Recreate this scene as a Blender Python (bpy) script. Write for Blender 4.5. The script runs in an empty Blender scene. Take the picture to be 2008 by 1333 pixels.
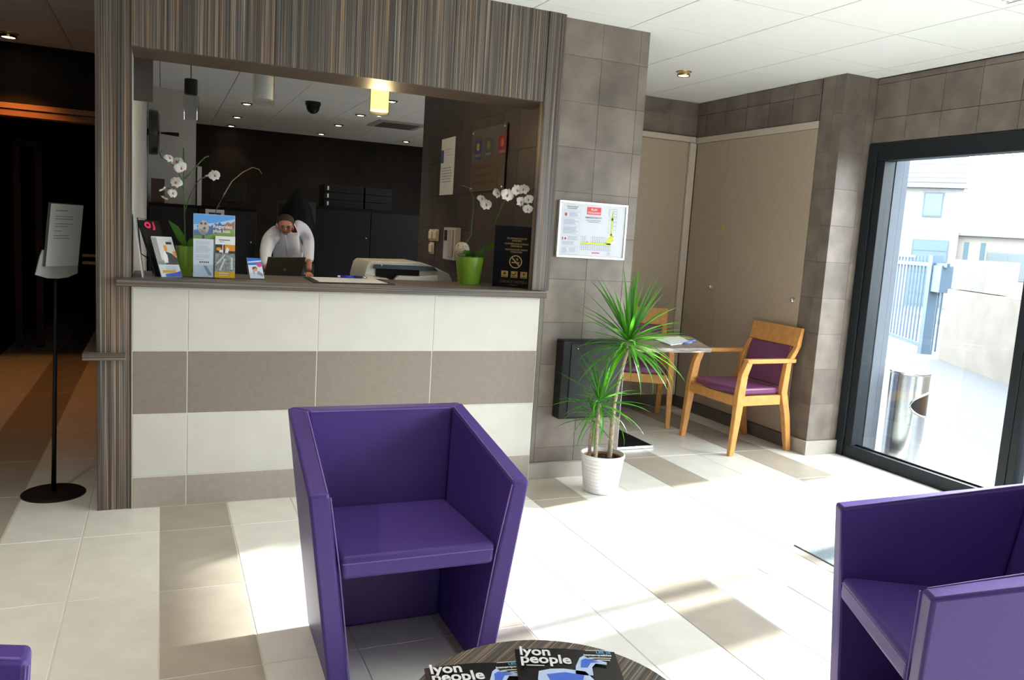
import bpy, bmesh, math, random
from mathutils import Vector, Matrix, Euler
S = bpy.context.scene
COL = S.collection
PI = math.pi
R = math.radians

# ------------------------------------------------------------------ camera, sky, sun, exposure
cam_d = bpy.data.cameras.new('camera'); cam = bpy.data.objects.new('camera', cam_d); COL.objects.link(cam)
yaw, pitch, roll = .4152, -.1296, .0621
fw = Vector((math.sin(yaw)*math.cos(pitch), math.cos(yaw)*math.cos(pitch), math.sin(pitch)))
rt = Vector((math.cos(yaw), -math.sin(yaw), 0)); up = rt.cross(fw)
r2 = rt*math.cos(roll) + up*math.sin(roll); u2 = -rt*math.sin(roll) + up*math.cos(roll)
cam.matrix_world = Matrix(((r2.x, u2.x, -fw.x, -.1153), (r2.y, u2.y, -fw.y, -4.0207), (r2.z, u2.z, -fw.z, 1.3845), (0, 0, 0, 1)))
cam_d.sensor_width = 36; cam_d.lens = 1577.7/2008*36; cam_d.clip_start = .05; cam_d.clip_end = 300
S.camera = cam
S.view_settings.view_transform = 'Standard'; S.view_settings.look = 'None'
S.view_settings.exposure = 0.0; S.view_settings.gamma = 1.0
S.view_settings.use_curve_mapping = False
W = bpy.data.worlds.new('world'); S.world = W; W.use_nodes = True
bg = W.node_tree.nodes['Background']; bg.inputs[0].default_value = (.93, .965, 1.0, 1); bg.inputs[1].default_value = 14.8
sun_d = bpy.data.lights.new('sun', 'SUN'); sun = bpy.data.objects.new('sun', sun_d); COL.objects.link(sun)
sun_d.energy = 24.0; sun_d.color = (1, .97, .92); sun_d.angle = R(1.9)
sun.rotation_euler = Vector((-1, -.155, -.475)).to_track_quat('-Z', 'Y').to_euler()
def portal(name, loc, rot, sx, sy):
    d = bpy.data.lights.new(name, 'AREA'); d.shape = 'RECTANGLE'; d.size = sx; d.size_y = sy; d.cycles.is_portal = True
    o = bpy.data.objects.new(name, d); o.location = loc; o.rotation_euler = rot; COL.objects.link(o)
portal('window_portal', (4.42, -3.1, 1.04), (0, R(90), 0), 2.0, 6.2)

# ------------------------------------------------------------------ materials
MATS = {}
def mat(name, col, rough=.55, metal=0., var=0., bump=0., scale=30., spec=.5, emit=None, estr=0., trans=0., coat=0., rnd=0.):
    """principled; var: low noise on colour, rnd: shade that differs from piece to piece"""
    if name in MATS: return MATS[name]
    m = bpy.data.materials.new(name); m.use_nodes = True; n = m.node_tree.nodes; l = m.node_tree.links
    b = n['Principled BSDF']; b.inputs['Roughness'].default_value = rough; b.inputs['Metallic'].default_value = metal
    b.inputs['Specular IOR Level'].default_value = spec; b.inputs['Base Color'].default_value = (*col, 1)
    if trans: b.inputs['Transmission Weight'].default_value = trans
    if coat: b.inputs['Coat Weight'].default_value = coat
    if emit: b.inputs['Emission Color'].default_value = (*emit, 1); b.inputs['Emission Strength'].default_value = estr
    if var or bump or rnd:
        tc = n.new('ShaderNodeTexCoord'); nz = n.new('ShaderNodeTexNoise'); nz.inputs['Scale'].default_value = scale
        nz.inputs['Detail'].default_value = 5; l.new(tc.outputs['Object'], nz.inputs['Vector'])
    if var or rnd:
        mr = n.new('ShaderNodeMapRange'); mr.inputs[3].default_value = 1-var; mr.inputs[4].default_value = 1+var
        mr.inputs[1].default_value = .3; mr.inputs[2].default_value = .7
        l.new(nz.outputs['Fac'], mr.inputs[0])
        mx = n.new('ShaderNodeMix'); mx.data_type = 'RGBA'; mx.blend_type = 'MULTIPLY'; mx.inputs[0].default_value = 1
        mx.inputs[6].default_value = (*col, 1)
        if rnd:
            oi = n.new('ShaderNodeObjectInfo'); m2 = n.new('ShaderNodeMapRange'); m2.inputs[3].default_value = 1-rnd; m2.inputs[4].default_value = 1+rnd
            l.new(oi.outputs['Random'], m2.inputs[0]); ml = n.new('ShaderNodeMath'); ml.operation = 'MULTIPLY'
            l.new(mr.outputs[0], ml.inputs[0]); l.new(m2.outputs[0], ml.inputs[1]); l.new(ml.outputs[0], mx.inputs[7])
        else: l.new(mr.outputs[0], mx.inputs[7])
        l.new(mx.outputs[2], b.inputs['Base Color'])
    if bump:
        bp = n.new('ShaderNodeBump'); bp.inputs['Strength'].default_value = bump; bp.inputs['Distance'].default_value = .004
        l.new(nz.outputs['Fac'], bp.inputs['Height']); l.new(bp.outputs['Normal'], b.inputs['Normal'])
    MATS[name] = m; return m
def zebrano(axis, gain=1.0):
    name = 'zebrano_'+axis+('' if gain == 1 else '_pale')
    if name in MATS: return MATS[name]
    m = bpy.data.materials.new(name); m.use_nodes = True; n = m.node_tree.nodes; l = m.node_tree.links
    b = n['Principled BSDF']; b.inputs['Roughness'].default_value = .42
    tc = n.new('ShaderNodeTexCoord')
    def layer(s, along, det):
        mp = n.new('ShaderNodeMapping'); sc = [s, s, s]; sc['xyz'.index(axis)] = along; mp.inputs['Scale'].default_value = sc
        nz = n.new('ShaderNodeTexNoise'); nz.inputs['Scale'].default_value = 1; nz.inputs['Detail'].default_value = det; nz.inputs['Roughness'].default_value = .6
        l.new(tc.outputs['Object'], mp.inputs[0]); l.new(mp.outputs[0], nz.inputs['Vector']); return nz
    a = layer(320, .9, 3); c = layer(105, .7, 2); h = layer(48, 1.6, 2)
    ad = n.new('ShaderNodeMath'); ad.operation = 'MULTIPLY_ADD'; ad.inputs[1].default_value = .62; l.new(a.outputs['Fac'], ad.inputs[0])
    m2 = n.new('ShaderNodeMath'); m2.operation = 'MULTIPLY'; m2.inputs[1].default_value = .38; l.new(c.outputs['Fac'], m2.inputs[0]); l.new(m2.outputs[0], ad.inputs[2])
    cr = n.new('ShaderNodeValToRGB'); e = cr.color_ramp.elements
    e[0].position = .385; e[0].color = (.030, .026, .024, 1); e[1].position = .635; e[1].color = (.44, .36, .27, 1)
    for p, cc in ((.455, (.062, .054, .050, 1)), (.51, (.115, .096, .082, 1)), (.565, (.20, .165, .135, 1))):
        x = e.new(p); x.color = cc
    l.new(ad.outputs[0], cr.inputs[0])
    cr2 = n.new('ShaderNodeValToRGB'); f = cr2.color_ramp.elements; f[0].position = .4; f[0].color = (.90*gain, .98*gain, 1.06*gain, 1); f[1].position = .6; f[1].color = (1.12*gain, .97*gain, .84*gain, 1)
    l.new(h.outputs['Fac'], cr2.inputs[0])
    mx = n.new('ShaderNodeMix'); mx.data_type = 'RGBA'; mx.blend_type = 'MULTIPLY'; mx.inputs[0].default_value = 1
    l.new(cr.outputs[0], mx.inputs[6]); l.new(cr2.outputs[0], mx.inputs[7]); l.new(mx.outputs[2], b.inputs['Base Color'])
    MATS[name] = m; return m
def glass_mat(name='window_glass', tint=(.97, 1, 1), refl=.05, rough=.0):
    if name in MATS: return MATS[name]
    m = bpy.data.materials.new(name); m.use_nodes = True; n = m.node_tree.nodes; l = m.node_tree.links
    n.remove(n['Principled BSDF']); t = n.new('ShaderNodeBsdfTransparent'); t.inputs[0].default_value = (*tint, 1)
    g = n.new('ShaderNodeBsdfGlossy'); g.inputs['Roughness'].default_value = rough
    mx = n.new('ShaderNodeMixShader'); mx.inputs[0].default_value = refl
    l.new(t.outputs[0], mx.inputs[1]); l.new(g.outputs[0], mx.inputs[2]); l.new(mx.outputs[0], n['Material Output'].inputs[0])
    MATS[name] = m; return m
def leafy(name, col, tcol, rough=.35):
    if name in MATS: return MATS[name]
    m = mat(name, col, rough, rnd=.25, var=.15, scale=14); n = m.node_tree.nodes; l = m.node_tree.links
    t = n.new('ShaderNodeBsdfTranslucent'); t.inputs[0].default_value = (*tcol, 1); mx = n.new('ShaderNodeMixShader'); mx.inputs[0].default_value = .4
    l.new(n['Principled BSDF'].outputs[0], mx.inputs[1]); l.new(t.outputs[0], mx.inputs[2]); l.new(mx.outputs[0], n['Material Output'].inputs[0])
    return m

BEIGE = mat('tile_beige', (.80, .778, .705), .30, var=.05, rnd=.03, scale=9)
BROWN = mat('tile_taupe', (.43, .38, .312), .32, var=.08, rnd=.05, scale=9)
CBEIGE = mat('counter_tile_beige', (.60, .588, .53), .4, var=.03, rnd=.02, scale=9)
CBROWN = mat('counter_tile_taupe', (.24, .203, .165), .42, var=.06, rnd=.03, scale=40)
GROUT = mat('grout', (.68, .65, .57), .8)
STONE = mat('stone_paper', (.185, .152, .127), .5, var=.26, rnd=.13, bump=.2, scale=7)
STONE2 = mat('stone_backing', (.19, .165, .145), .6)
CEIL = mat('ceiling_tile_white', (.87, .89, .89), .8, bump=.15, scale=260)
CEILGAP = mat('ceiling_grid', (.36, .36, .35), .8)
WHITEP = mat('white_paint', (.62, .62, .60), .7, bump=.05, scale=120)
TAUPE = mat('taupe_panel', (.47, .385, .295), .5, var=.05, scale=60)
TRIMC = mat('cream_trim', (.62, .54, .46), .45)
SKIRT = mat('skirting_tile', (.40, .36, .31), .4, var=.06, rnd=.03, scale=12)
SKIRTD = mat('skirting_dark', (.13, .115, .10), .4, var=.06, scale=12)
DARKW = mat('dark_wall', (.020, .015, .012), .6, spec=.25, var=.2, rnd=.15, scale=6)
ANTH = mat('anthracite_metal', (.014, .019, .024), .5, spec=.25)
BLACK = mat('black_satin', (.010, .010, .011), .42, spec=.25)
BLACKM = mat('black_matt', (.007, .007, .0075), .7, spec=.15)
CHROME = mat('chrome', (.75, .75, .76), .12, 1)
STEEL = mat('brushed_steel', (.62, .63, .64), .22, 1, var=.05, scale=80)
WHITE = mat('white_plastic', (.80, .80, .80), .35)
PAPER = mat('paper_white', (.78, .79, .80), .7)
INK = mat('ink_grey', (.10, .10, .12), .7)
INKL = mat('ink_pale', (.38, .42, .50), .7)
PURPLE = mat('purple_leather', (.074, .040, .225), .42, spec=.32, var=.06, bump=.12, scale=220)
PSEAM = mat('purple_seam', (.19, .12, .38), .5)
PLUM = mat('plum_leather', (.19, .055, .15), .32, var=.06, bump=.1, scale=160)
BEECH = mat('beech_wood', (.70, .335, .095), .38, var=.12, scale=22)
GREENPOT = mat('green_glaze', (.20, .36, .03), .3)
LEAF = leafy('dracaena_leaf', (.030, .12, .018), (.14, .55, .02))
OLEAF = leafy('orchid_leaf', (.03, .11, .02), (.12, .40, .02))
PETAL = leafy('orchid_petal', (.84, .82, .79), (.55, .53, .5), .6)
STEMG = mat('stem_green', (.05, .11, .03), .5)
SOIL = mat('soil', (.05, .03, .02), .9, bump=1, scale=90, var=.5)
BARK = mat('cane_bark', (.34, .27, .19), .75, var=.3, bump=.8, scale=60)

# ------------------------------------------------------------------ mesh helpers
class MB:
    def __init__(s): s.v = []; s.f = []; s.mi = []; s.cm = 0
    def add(s, vs, fs):
        k = len(s.v); s.v += [tuple(p) for p in vs]; s.f += [[i+k for i in f] for f in fs]; s.mi += [s.cm]*len(fs); return s
    def hexa(s, p):   # 8 points: bottom ring 4, top ring 4 (ccw from above)
        return s.add(p, [(3, 2, 1, 0), (4, 5, 6, 7), (0, 1, 5, 4), (1, 2, 6, 5), (2, 3, 7, 6), (3, 0, 4, 7)])
    def box(s, x0, y0, z0, x1, y1, z1):
        return s.hexa([(x0, y0, z0), (x1, y0, z0), (x1, y1, z0), (x0, y1, z0), (x0, y0, z1), (x1, y0, z1), (x1, y1, z1), (x0, y1, z1)])
    def prism(s, poly, h0, h1, ax='z'):
        def P(a, b, h): return (a, b, h) if ax == 'z' else ((a, h, b) if ax == 'y' else (h, a, b))
        n = len(poly); vs = [P(a, b, h0) for a, b in poly] + [P(a, b, h1) for a, b in poly]
        return s.add(vs, [list(range(n))[::-1], list(range(n, 2*n))] + [(i, (i+1) % n, n+(i+1) % n, n+i) for i in range(n)])
    def lathe(s, prof, n=28, c=(0, 0, 0), cap0=True, cap1=True):
        vs = []; fs = []
        for r, z in prof:
            for i in range(n): a = 2*PI*i/n; vs.append((c[0]+r*math.cos(a), c[1]+r*math.sin(a), c[2]+z))
        for k in range(len(prof)-1):
            for i in range(n): j = (i+1) % n; fs.append((k*n+i, k*n+j, (k+1)*n+j, (k+1)*n+i))
        if cap0: fs.append(list(range(n))[::-1])
        if cap1: fs.append([(len(prof)-1)*n+i for i in range(n)])
        return s.add(vs, fs)
    def tube(s, pts, r, n=8, cap=True):
        pts = [Vector(p) for p in pts]; rs = r if isinstance(r, (list, tuple)) else [r]*len(pts); vs = []; fs = []
        for i, p in enumerate(pts):
            d = (pts[min(i+1, len(pts)-1)]-pts[max(i-1, 0)]).normalized()
            a = Vector((0, 0, 1)) if abs(d.z) < .9 else Vector((1, 0, 0)); u = d.cross(a).normalized(); w = d.cross(u)
            for k in range(n): t = 2*PI*k/n; vs.append(p+u*(rs[i]*math.cos(t))+w*(rs[i]*math.sin(t)))
        for i in range(len(pts)-1):
            for k in range(n): j = (k+1) % n; fs.append((i*n+k, i*n+j, (i+1)*n+j, (i+1)*n+k))
        if cap: fs += [list(range(n))[::-1], [(len(pts)-1)*n+k for k in range(n)]]
        return s.add(vs, fs)
    def sphere(s, c, r, n=16, m=10, sc=(1, 1, 1)):
        vs = []; fs = []
        for i in range(1, m):
            t = PI*i/m
            for k in range(n): a = 2*PI*k/n; vs.append((c[0]+r*sc[0]*math.sin(t)*math.cos(a), c[1]+r*sc[1]*math.sin(t)*math.sin(a), c[2]+r*sc[2]*math.cos(t)))
        for i in range(m-2):
            for k in range(n): j = (k+1) % n; fs.append((i*n+k, (i+1)*n+k, (i+1)*n+j, i*n+j))
        a0 = len(vs); vs += [(c[0], c[1], c[2]+r*sc[2]), (c[0], c[1], c[2]-r*sc[2])]
        for k in range(n): j = (k+1) % n; fs += [(a0, k, j), (a0+1, (m-2)*n+j, (m-2)*n+k)]
        return s.add(vs, fs)
    def mesh(s, name, mats, off=(0, 0, 0)):
        me = bpy.data.meshes.new(name)
        me.from_pydata([(p[0]-off[0], p[1]-off[1], p[2]-off[2]) for p in s.v], [], s.f)
        for m in (mats if isinstance(mats, (list, tuple)) else [mats]): me.materials.append(m)
        if any(s.mi): me.polygons.foreach_set('material_index', s.mi)
        bm = bmesh.new(); bm.from_mesh(me); bmesh.ops.recalc_face_normals(bm, faces=bm.faces); bm.to_mesh(me); bm.free()
        me.update(); return me
    def build(s, name, mats, parent=None, bevel=0., smooth=False, seg=2, local=False, subsurf=0, kind=None):
        off = (0, 0, 0)
        if parent is not None and not local: off = parent.get('_at', (0, 0, 0))
        o = bpy.data.objects.new(name, s.mesh(name, mats, off)); COL.objects.link(o)
        if parent is not None:
            o.parent = parent; o['_at'] = list(off)
        else: o['_at'] = [0, 0, 0]
        if smooth: shade(o, smooth)
        if bevel:
            b = o.modifiers.new('bevel', 'BEVEL'); b.width = bevel; b.segments = seg; b.limit_method = 'ANGLE'; b.angle_limit = R(35)
            if not smooth: shade(o, 40)
        if subsurf:
            u = o.modifiers.new('subsurf', 'SUBSURF'); u.levels = subsurf; u.render_levels = subsurf
        if kind: o['kind'] = kind
        return o
def shade(o, ang):
    me = o.data; me.polygons.foreach_set('use_smooth', [True]*len(me.polygons))
    if ang is not True:
        bm = bmesh.new(); bm.from_mesh(me)
        for e in bm.edges:
            if len(e.link_faces) == 2 and e.calc_face_angle(0) > R(ang): e.smooth = False
        bm.to_mesh(me); bm.free()
def empty(name, at, rz=0):
    o = bpy.data.objects.new(name, None); COL.objects.link(o); o.location = at; o.rotation_euler = (0, 0, rz); o.empty_display_size = .05
    o['_at'] = list(at); return o
def tag(o, label, cat, group=None):
    o['label'] = label; o['category'] = cat
    if group: o['group'] = group
    return o
def struct(o): o['kind'] = 'structure'; return o
def copy_tree(o, parent=None):
    c = o.copy(); COL.objects.link(c)
    if parent is not None: c.parent = parent
    for ch in list(o.children): copy_tree(ch, c)
    return c
class Frame:   # a flat printed surface: origin, right, up, normal
    def __init__(s, o, u, v):
        s.o = Vector(o); s.u = Vector(u).normalized(); s.v = Vector(v).normalized(); s.n = s.u.cross(s.v)
    def p(s, a, b, h=0): return s.o+s.u*a+s.v*b+s.n*h
def polys(name, parent, F, pl, m, h=.0008):
    b = MB()
    for pg in pl:
        b.add([F.p(a, c, h) for a, c in pg], [list(range(len(pg)))])
    o = b.build(name, m, parent)
    if len(pl) > 1: o['kind'] = 'stuff'
    return o
def rect(a, b, c, d): return [(a, b), (c, b), (c, d), (a, d)]
def ell(cx, cy, rx, ry, n=18): return [(cx+rx*math.cos(2*PI*i/n), cy+ry*math.sin(2*PI*i/n)) for i in range(n)]
def rows(x0, y0, x1, n, pitch, th, seed=0, ragged=.3):
    rr = random.Random(seed); return [rect(x0, y0-i*pitch-th, x1-(x1-x0)*ragged*rr.random(), y0-i*pitch) for i in range(n)]
def text(parent, F, a, b, s, size, m, align='CENTER', h=.0012, name='lettering', bold=0., sx=1.):
    c = bpy.data.curves.new(name, 'FONT'); c.body = s; c.size = size; c.align_x = align; c.extrude = .0002; c.offset = bold; c.materials.append(m)
    c.resolution_u = 3; c.space_line = .8
    tmp = bpy.data.objects.new(name, c); me = bpy.data.meshes.new_from_object(tmp); bpy.data.objects.remove(tmp)
    o = bpy.data.objects.new(name, me); COL.objects.link(o); o.parent = parent
    off = Vector(parent.get('_at', (0, 0, 0)))
    M = Matrix.Identity(4); P = F.p(a, b, h)-off
    for i in range(3): M[i][0] = F.u[i]*sx; M[i][1] = F.v[i]; M[i][2] = F.n[i]; M[i][3] = P[i]
    o.matrix_local = M
    return o

# ------------------------------------------------------------------ floor
TW, TD, OX, OY = .3014, .6189, -.418, -.3217
fl = struct(MB().box(-2.76, -6.76, -.12, 4.40, 9.0, -.0015).build('floor', GROUT))
tm = {}
def tile_mesh(w, d, h, m, key):
    if key not in tm:
        e = .0015
        tm[key] = MB().hexa([(0, 0, 0), (w, 0, 0), (w, d, 0), (0, d, 0), (e, e, h), (w-e, e, h), (w-e, d-e, h), (e, d-e, h)]).mesh('tile', m)
    return tm[key]
def put(name, me, parent, loc, rot=None):
    o = bpy.data.objects.new(name, me); COL.objects.link(o); o.parent = parent; o.location = loc
    if rot: o.rotation_euler = rot
    return o
g = .005
for i in range(-6, 16):
    for j in range(-6, 6):
        x0 = OX+i*TW; y0 = OY+j*TD; x1 = min(x0+TW, 4.255)
        if x0 < -2.35 and j > 2: continue
        if x0+TW/2 > -.3 and y0 > 1.7: continue
        if x0 > .1 and x0 < 1.9 and y0 > .15: continue
        w = x1-x0-g
        if w < .02: continue
        br = (i % 3) == 1
        put('tile', tile_mesh(w, TD-g, .0015, BROWN if br else BEIGE, ('f', round(w, 3), br)), fl, (x0+g/2, y0+g/2, -.0015))
# the rest of the floor, behind the camera and under the office: the same tiles, joined
b = MB(); b2 = MB()
for i in range(-7, 16):
    for j in range(-10, 14):
        x0 = OX+i*TW; y0 = OY+j*TD
        if -6 <= j < 6 and not (x0 < -2.35 and j > 2) and i >= -6: continue
        if y0 < -6.55 or y0 > 8.4 or x0 < -2.6: continue
        (b2 if (i % 3) == 1 else b).box(x0+g/2, y0+g/2, -.0015, min(x0+TW, 4.255)-g/2, y0+TD-g/2, 0)
b.build('far_tiles', BEIGE, fl, kind='stuff'); b2.build('far_tiles', BROWN, fl, kind='stuff')

# ------------------------------------------------------------------ ceiling
ce = struct(MB().box(-2.76, -6.76, 2.574, 4.45, 2.40, 2.68).box(-2.76, 2.4, 2.574, 6.0, 9.0, 2.68).build('ceiling', CEILGAP))
CG = .005
for i in range(-9, 5):
    for j in range(-4, 14):
        x0 = 2.8674+.6*i; y0 = -.7052+.6*j; x1 = x0+.6
        if y0+.6 < 2.2: x1 = min(x1, 4.262)
        if x0 < -2.55 or x1-x0 < .05 or y0 > 7.9: continue
        if x0 > 2.2 and x1 > 3.9 and j > 3 and j < 5 : pass
        if i == 0 and j == -2:
            # perforated tile: plate with holes, dark void above
            b = MB(); n = 15; w = .6-CG; e = .06; st = (w-2*e)/n; X = x0+CG/2; Y = y0+CG/2
            b.box(X, Y, 2.566, X+e, Y+w, 2.572).box(X+w-e, Y, 2.566, X+w, Y+w, 2.572).box(X+e, Y, 2.566, X+w-e, Y+e, 2.572).box(X+e, Y+w-e, 2.566, X+w-e, Y+w, 2.572)
            for q in range(n+1): b.box(X+e+q*st-st*.28, Y+e, 2.566, X+e+q*st+st*.28, Y+w-e, 2.572); 
            for q in range(n+1): b.box(X+e, Y+e+q*st-st*.28, 2.5662, X+w-e, Y+e+q*st+st*.28, 2.5718)
            o = b.build('perforated_tile', CEIL, ce); continue
        w = x1-x0-CG
        put('ceiling_tile', tile_mesh(w, .6-CG, .007, CEIL, ('c', round(w, 3))), ce, (x0+CG/2, y0+.6-CG/2, 2.573), (PI, 0, 0))

# ------------------------------------------------------------------ stone-look wall pieces
def stone_face(parent, axis, at, u0, u1, z0, z1, us, zs, sgn, m=STONE, seed=1, t=.0022):
    """pieces on a wall face; axis 'y': face at y=at, u is x; axis 'x': face at x=at, u is y; sgn: outward direction"""
    rr = random.Random(seed)
    us = sorted([u for u in us if u0+.01 < u < u1-.01]+[u0, u1]); zs = sorted([z for z in zs if z0+.01 < z < z1-.01]+[z0, z1])
    for a in range(len(us)-1):
        for c in range(len(zs)-1):
            k = .0003; A, B, Z0, Z1 = us[a]+k, us[a+1]-k, zs[c]+k, zs[c+1]-k; tt = t+rr.uniform(-.0004, .0007); e = .0012
            if axis == 'y': F = lambda u, z, h: (u, at+sgn*h, z)
            else: F = lambda u, z, h: (at+sgn*h, u, z)
            vs = [F(A, Z0, 0), F(B, Z0, 0), F(B, Z1, 0), F(A, Z1, 0), F(A+e, Z0+e, tt), F(B-e, Z0+e, tt), F(B-e, Z1-e, tt), F(A+e, Z1-e, tt)]
            MB().hexa(vs).build('stone_tile', m, parent)
ZR = [.09+.2445*k for k in range(0, 11)]
# ------------------------------------------------------------------ reception front: column, fascia, jamb
wr = struct(MB().box(-.382, .012, 0, -.240, .15, 2.566).build('wall_reception', zebrano('z')))
wfa = struct(MB().box(-.240, .004, 2.10, 1.757, .03, 2.566).build('wall_fascia', zebrano('z'), bevel=.0015))
tr5 = struct(MB().box(1.758, .0, 1.0895, 1.832, .055, 2.566).build('trim_5', zebrano('z'), bevel=.0015))
MB().box(1.834, .004, 1.0895, 1.862, .050, 2.566).build('cover_strip', zebrano('z'), tr5, bevel=.0015)
MB().box(-.240, .03, 2.10, 1.82, .31, 2.125).build('soffit', mat('soffit_brown', (.095, .068, .048), .45, var=.2, scale=20), wfa)
MB().box(-.238, .292, 1.905, -.155, .31, 2.10).build('box_end', mat('dark_laminate', (.050, .037, .030), .45, var=.2, scale=20), wfa)
tr = struct(MB().box(-.438, -.018, .711, -.262, .010, .743).box(-.438, .010, .711, -.383, 2.3, .743).build('trim_1', zebrano('x'), bevel=.002))
# ------------------------------------------------------------------ pillar right of the counter and the wall behind it
wp = struct(MB().box(1.84, .055, 0, 2.42, .095, 2.566).box(1.842, .095, 0, 2.42, 2.40, 2.566).build('wall_pillar', STONE2))
stone_face(wp, 'y', .055, 1.864, 2.42, .09, 2.565, [2.118, 2.362], [z+.085 for z in ZR], -1, seed=3)
bp_ = struct(MB().box(1.815, .02, 0, 2.42, .053, .088).build('baseboard_pillar', SKIRT, bevel=.002))
# ------------------------------------------------------------------ alcove back wall and right wall
wb = struct(MB().box(2.42, 1.735, 0, 4.3, 2.40, 2.566).build('wall_alcove', STONE2))
stone_face(wb, 'y', 1.735, 2.425, 3.985, 2.288, 2.563, [2.46+.25*k for k in range(8)], [2.45], -1, seed=5)
MB().box(2.425, 1.722, .095, 3.916, 1.734, 2.238).build('wall_panel', TAUPE, wb, bevel=.003)
t2 = struct(MB().box(2.424, 1.705, 2.24, 3.972, 1.73, 2.286).build('trim_2', TRIMC, bevel=.004))
t3 = struct(MB().box(3.918, 1.700, .095, 3.984, 1.733, 2.239).build('trim_3', TRIMC, bevel=.008))
struct(MB().box(2.424, 1.708, 0, 3.972, 1.734, .092).build('baseboard_alcove', SKIRTD, bevel=.002))
wrt = struct(MB().box(4.012, .14, 0, 4.30, 2.40, 2.566).build('wall_closet', STONE2))
stone_face(wrt, 'x', 4.012, .345, 1.733, 2.284, 2.563, [.36+.25*k for k in range(7)], [2.46], -1, seed=7, t=.022)
d1 = struct(MB().box(3.988, 1.284, .095, 4.010, 1.702, 2.232).build('door_1', TAUPE, bevel=.002))
d2 = struct(MB().box(3.988, .342, .095, 4.010, 1.280, 2.232).build('door_2', TAUPE, bevel=.002))
def knob(parent, y, z):
    k = MB().sphere((3.972, y, z), .017, 12, 8).build('knob', CHROME, parent, smooth=True)
    MB().tube([(3.99, y, z), (3.984, y, z)], .019, 12).build('rosette', CHROME, k)
knob(d1, 1.335, 1.065); knob(d2, .395, 1.048)
tag_l = MB().box(3.9865, 1.318, 1.515, 3.988, 1.338, 1.565).build('door_plate', mat('yellow_plate', (.65, .50, .05), .5), d2)
tag_l.location.y -= .07
struct(MB().box(3.980, .342, 2.234, 4.010, 1.733, 2.282).build('trim_4', TRIMC, bevel=.004))
struct(MB().box(3.972, .345, 0, 4.010, 1.733, .092).build('baseboard_closet', SKIRTD, bevel=.002))
pl = struct(MB().box(3.99, .135, 0, 4.30, .335, 2.566).build('wall_pilaster', STONE2))
stone_face(pl, 'y', .135, 3.987, 4.266, .10, 2.563, [4.20], [z+.02 for z in ZR], -1, seed=9)
stone_face(pl, 'x', 3.99, .135, .335, .10, 2.563, [.22], [z+.02 for z in ZR], -1, seed=11)
struct(MB().box(3.968, .113, 0, 4.262, .131, .098).box(3.968, .131, 0, 3.986, .334, .098).build('baseboard_pilaster', SKIRT, bevel=.002))
ww = struct(MB().box(4.285, -6.6, 2.134, 4.45, .135, 2.5738).box(4.285, .136, 0, 4.45, 2.4, 2.5738).box(4.285, -6.6, 0, 4.45, -6.202, 2.133).build('wall_window', mat('outer_plaster', (.19, .21, .24), .8, bump=.5, scale=150)))
stone_face(ww, 'x', 4.285, -2.6, .132, 2.142, 2.563, [-.13-.252*k for k in range(11)], [2.30, 2.525], -1, seed=13, t=.018)
# exterior pier seen through the glass
struct(MB().box(4.452, .004, -.03, 4.50, .40, 2.7).box(4.38, .004, -.03, 4.4505, .131, 2.12).build('wall_pier', mat('pier_plaster', (.085, .10, .125), .85, bump=.6, scale=160)))
# ------------------------------------------------------------------ window bays
GL = glass_mat()
WF = MB().box(4.252, .0, .0, 4.34, .130, 2.132)
def win(n, y0, y1, first=False):
    ft = MB().box(4.262, y1, 0, 4.36, y0, .084).build('window_%d' % n, ANTH, bevel=.004); struct(ft)
    MB().box(4.262, y1, 2.022, 4.36, y0, 2.132).build('head_frame', ANTH, ft, bevel=.004)
    if first:
        MB().box(4.250, .060, 0, 4.36, .130, 2.132).build('stile', ANTH, ft, bevel=.004)
        MB().box(4.262, -.004, .084, 4.36, .059, 2.022).build('stile', ANTH, ft, bevel=.004)
    MB().box(4.262, y1, .084, 4.36, y1+.055, 2.022).build('stile', ANTH, ft, bevel=.004)
    MB().box(4.266, y1-.047, 0, 4.356, y1-.001, 2.132).build('mullion', ANTH, ft, bevel=.004)
    MB().box(4.310, y1+.055, .084, 4.316, (-.004 if first else y0), 2.022).build('pane', GL, ft)
    MB().box(4.304, y1+.055, .084, 4.322, (-.004 if first else y0), .094).build('gasket', BLACK, ft)
win(1, .130, -1.105, True); win(2, -1.153, -2.30); MB().box(4.275, -1.53, .085, 4.35, -1.22, 2.021).build('stile', ANTH, bpy.data.objects['window_2'], bevel=.004); win(3, -2.348, -3.5); win(4, -3.548, -4.7); win(5, -4.748, -6.2)  # extra wide stile, out of view, added to cast the broad floor shadow
# ------------------------------------------------------------------ rest of the lobby shell (behind and left of the camera)
struct(MB().box(-2.75, -6.75, -.001, -2.601, 9.0, 2.5738).build('wall_left', STONE2))
struct(MB().box(-2.6, -6.75, -.001, 4.45, -6.601, 2.5738).build('wall_front', STONE2))
# ------------------------------------------------------------------ corridor
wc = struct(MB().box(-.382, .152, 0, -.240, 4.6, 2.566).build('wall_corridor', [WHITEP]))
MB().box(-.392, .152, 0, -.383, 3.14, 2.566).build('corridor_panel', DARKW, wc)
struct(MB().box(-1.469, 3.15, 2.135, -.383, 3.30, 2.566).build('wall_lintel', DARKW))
d3 = struct(MB().box(-1.469, 3.125, 2.088, -.385, 3.30, 2.128).build('door_3', mat('lit_wood_frame', (.42, .22, .11), .5)))
MB().box(-1.469, 3.135, 2.035, -.385, 3.30, 2.083).build('frame_rail', mat('lit_wood_frame2', (.36, .18, .09), .5), d3)
MB().box(-.43, 3.14, 0, -.385, 3.30, 2.035).build('frame_post', mat('dark_brown_post', (.05, .03, .02), .5), d3)
struct(MB().box(-2.6, 8.2, -.001, .0, 8.35, 2.5738).build('wall_corridor_end', DARKW))
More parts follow.
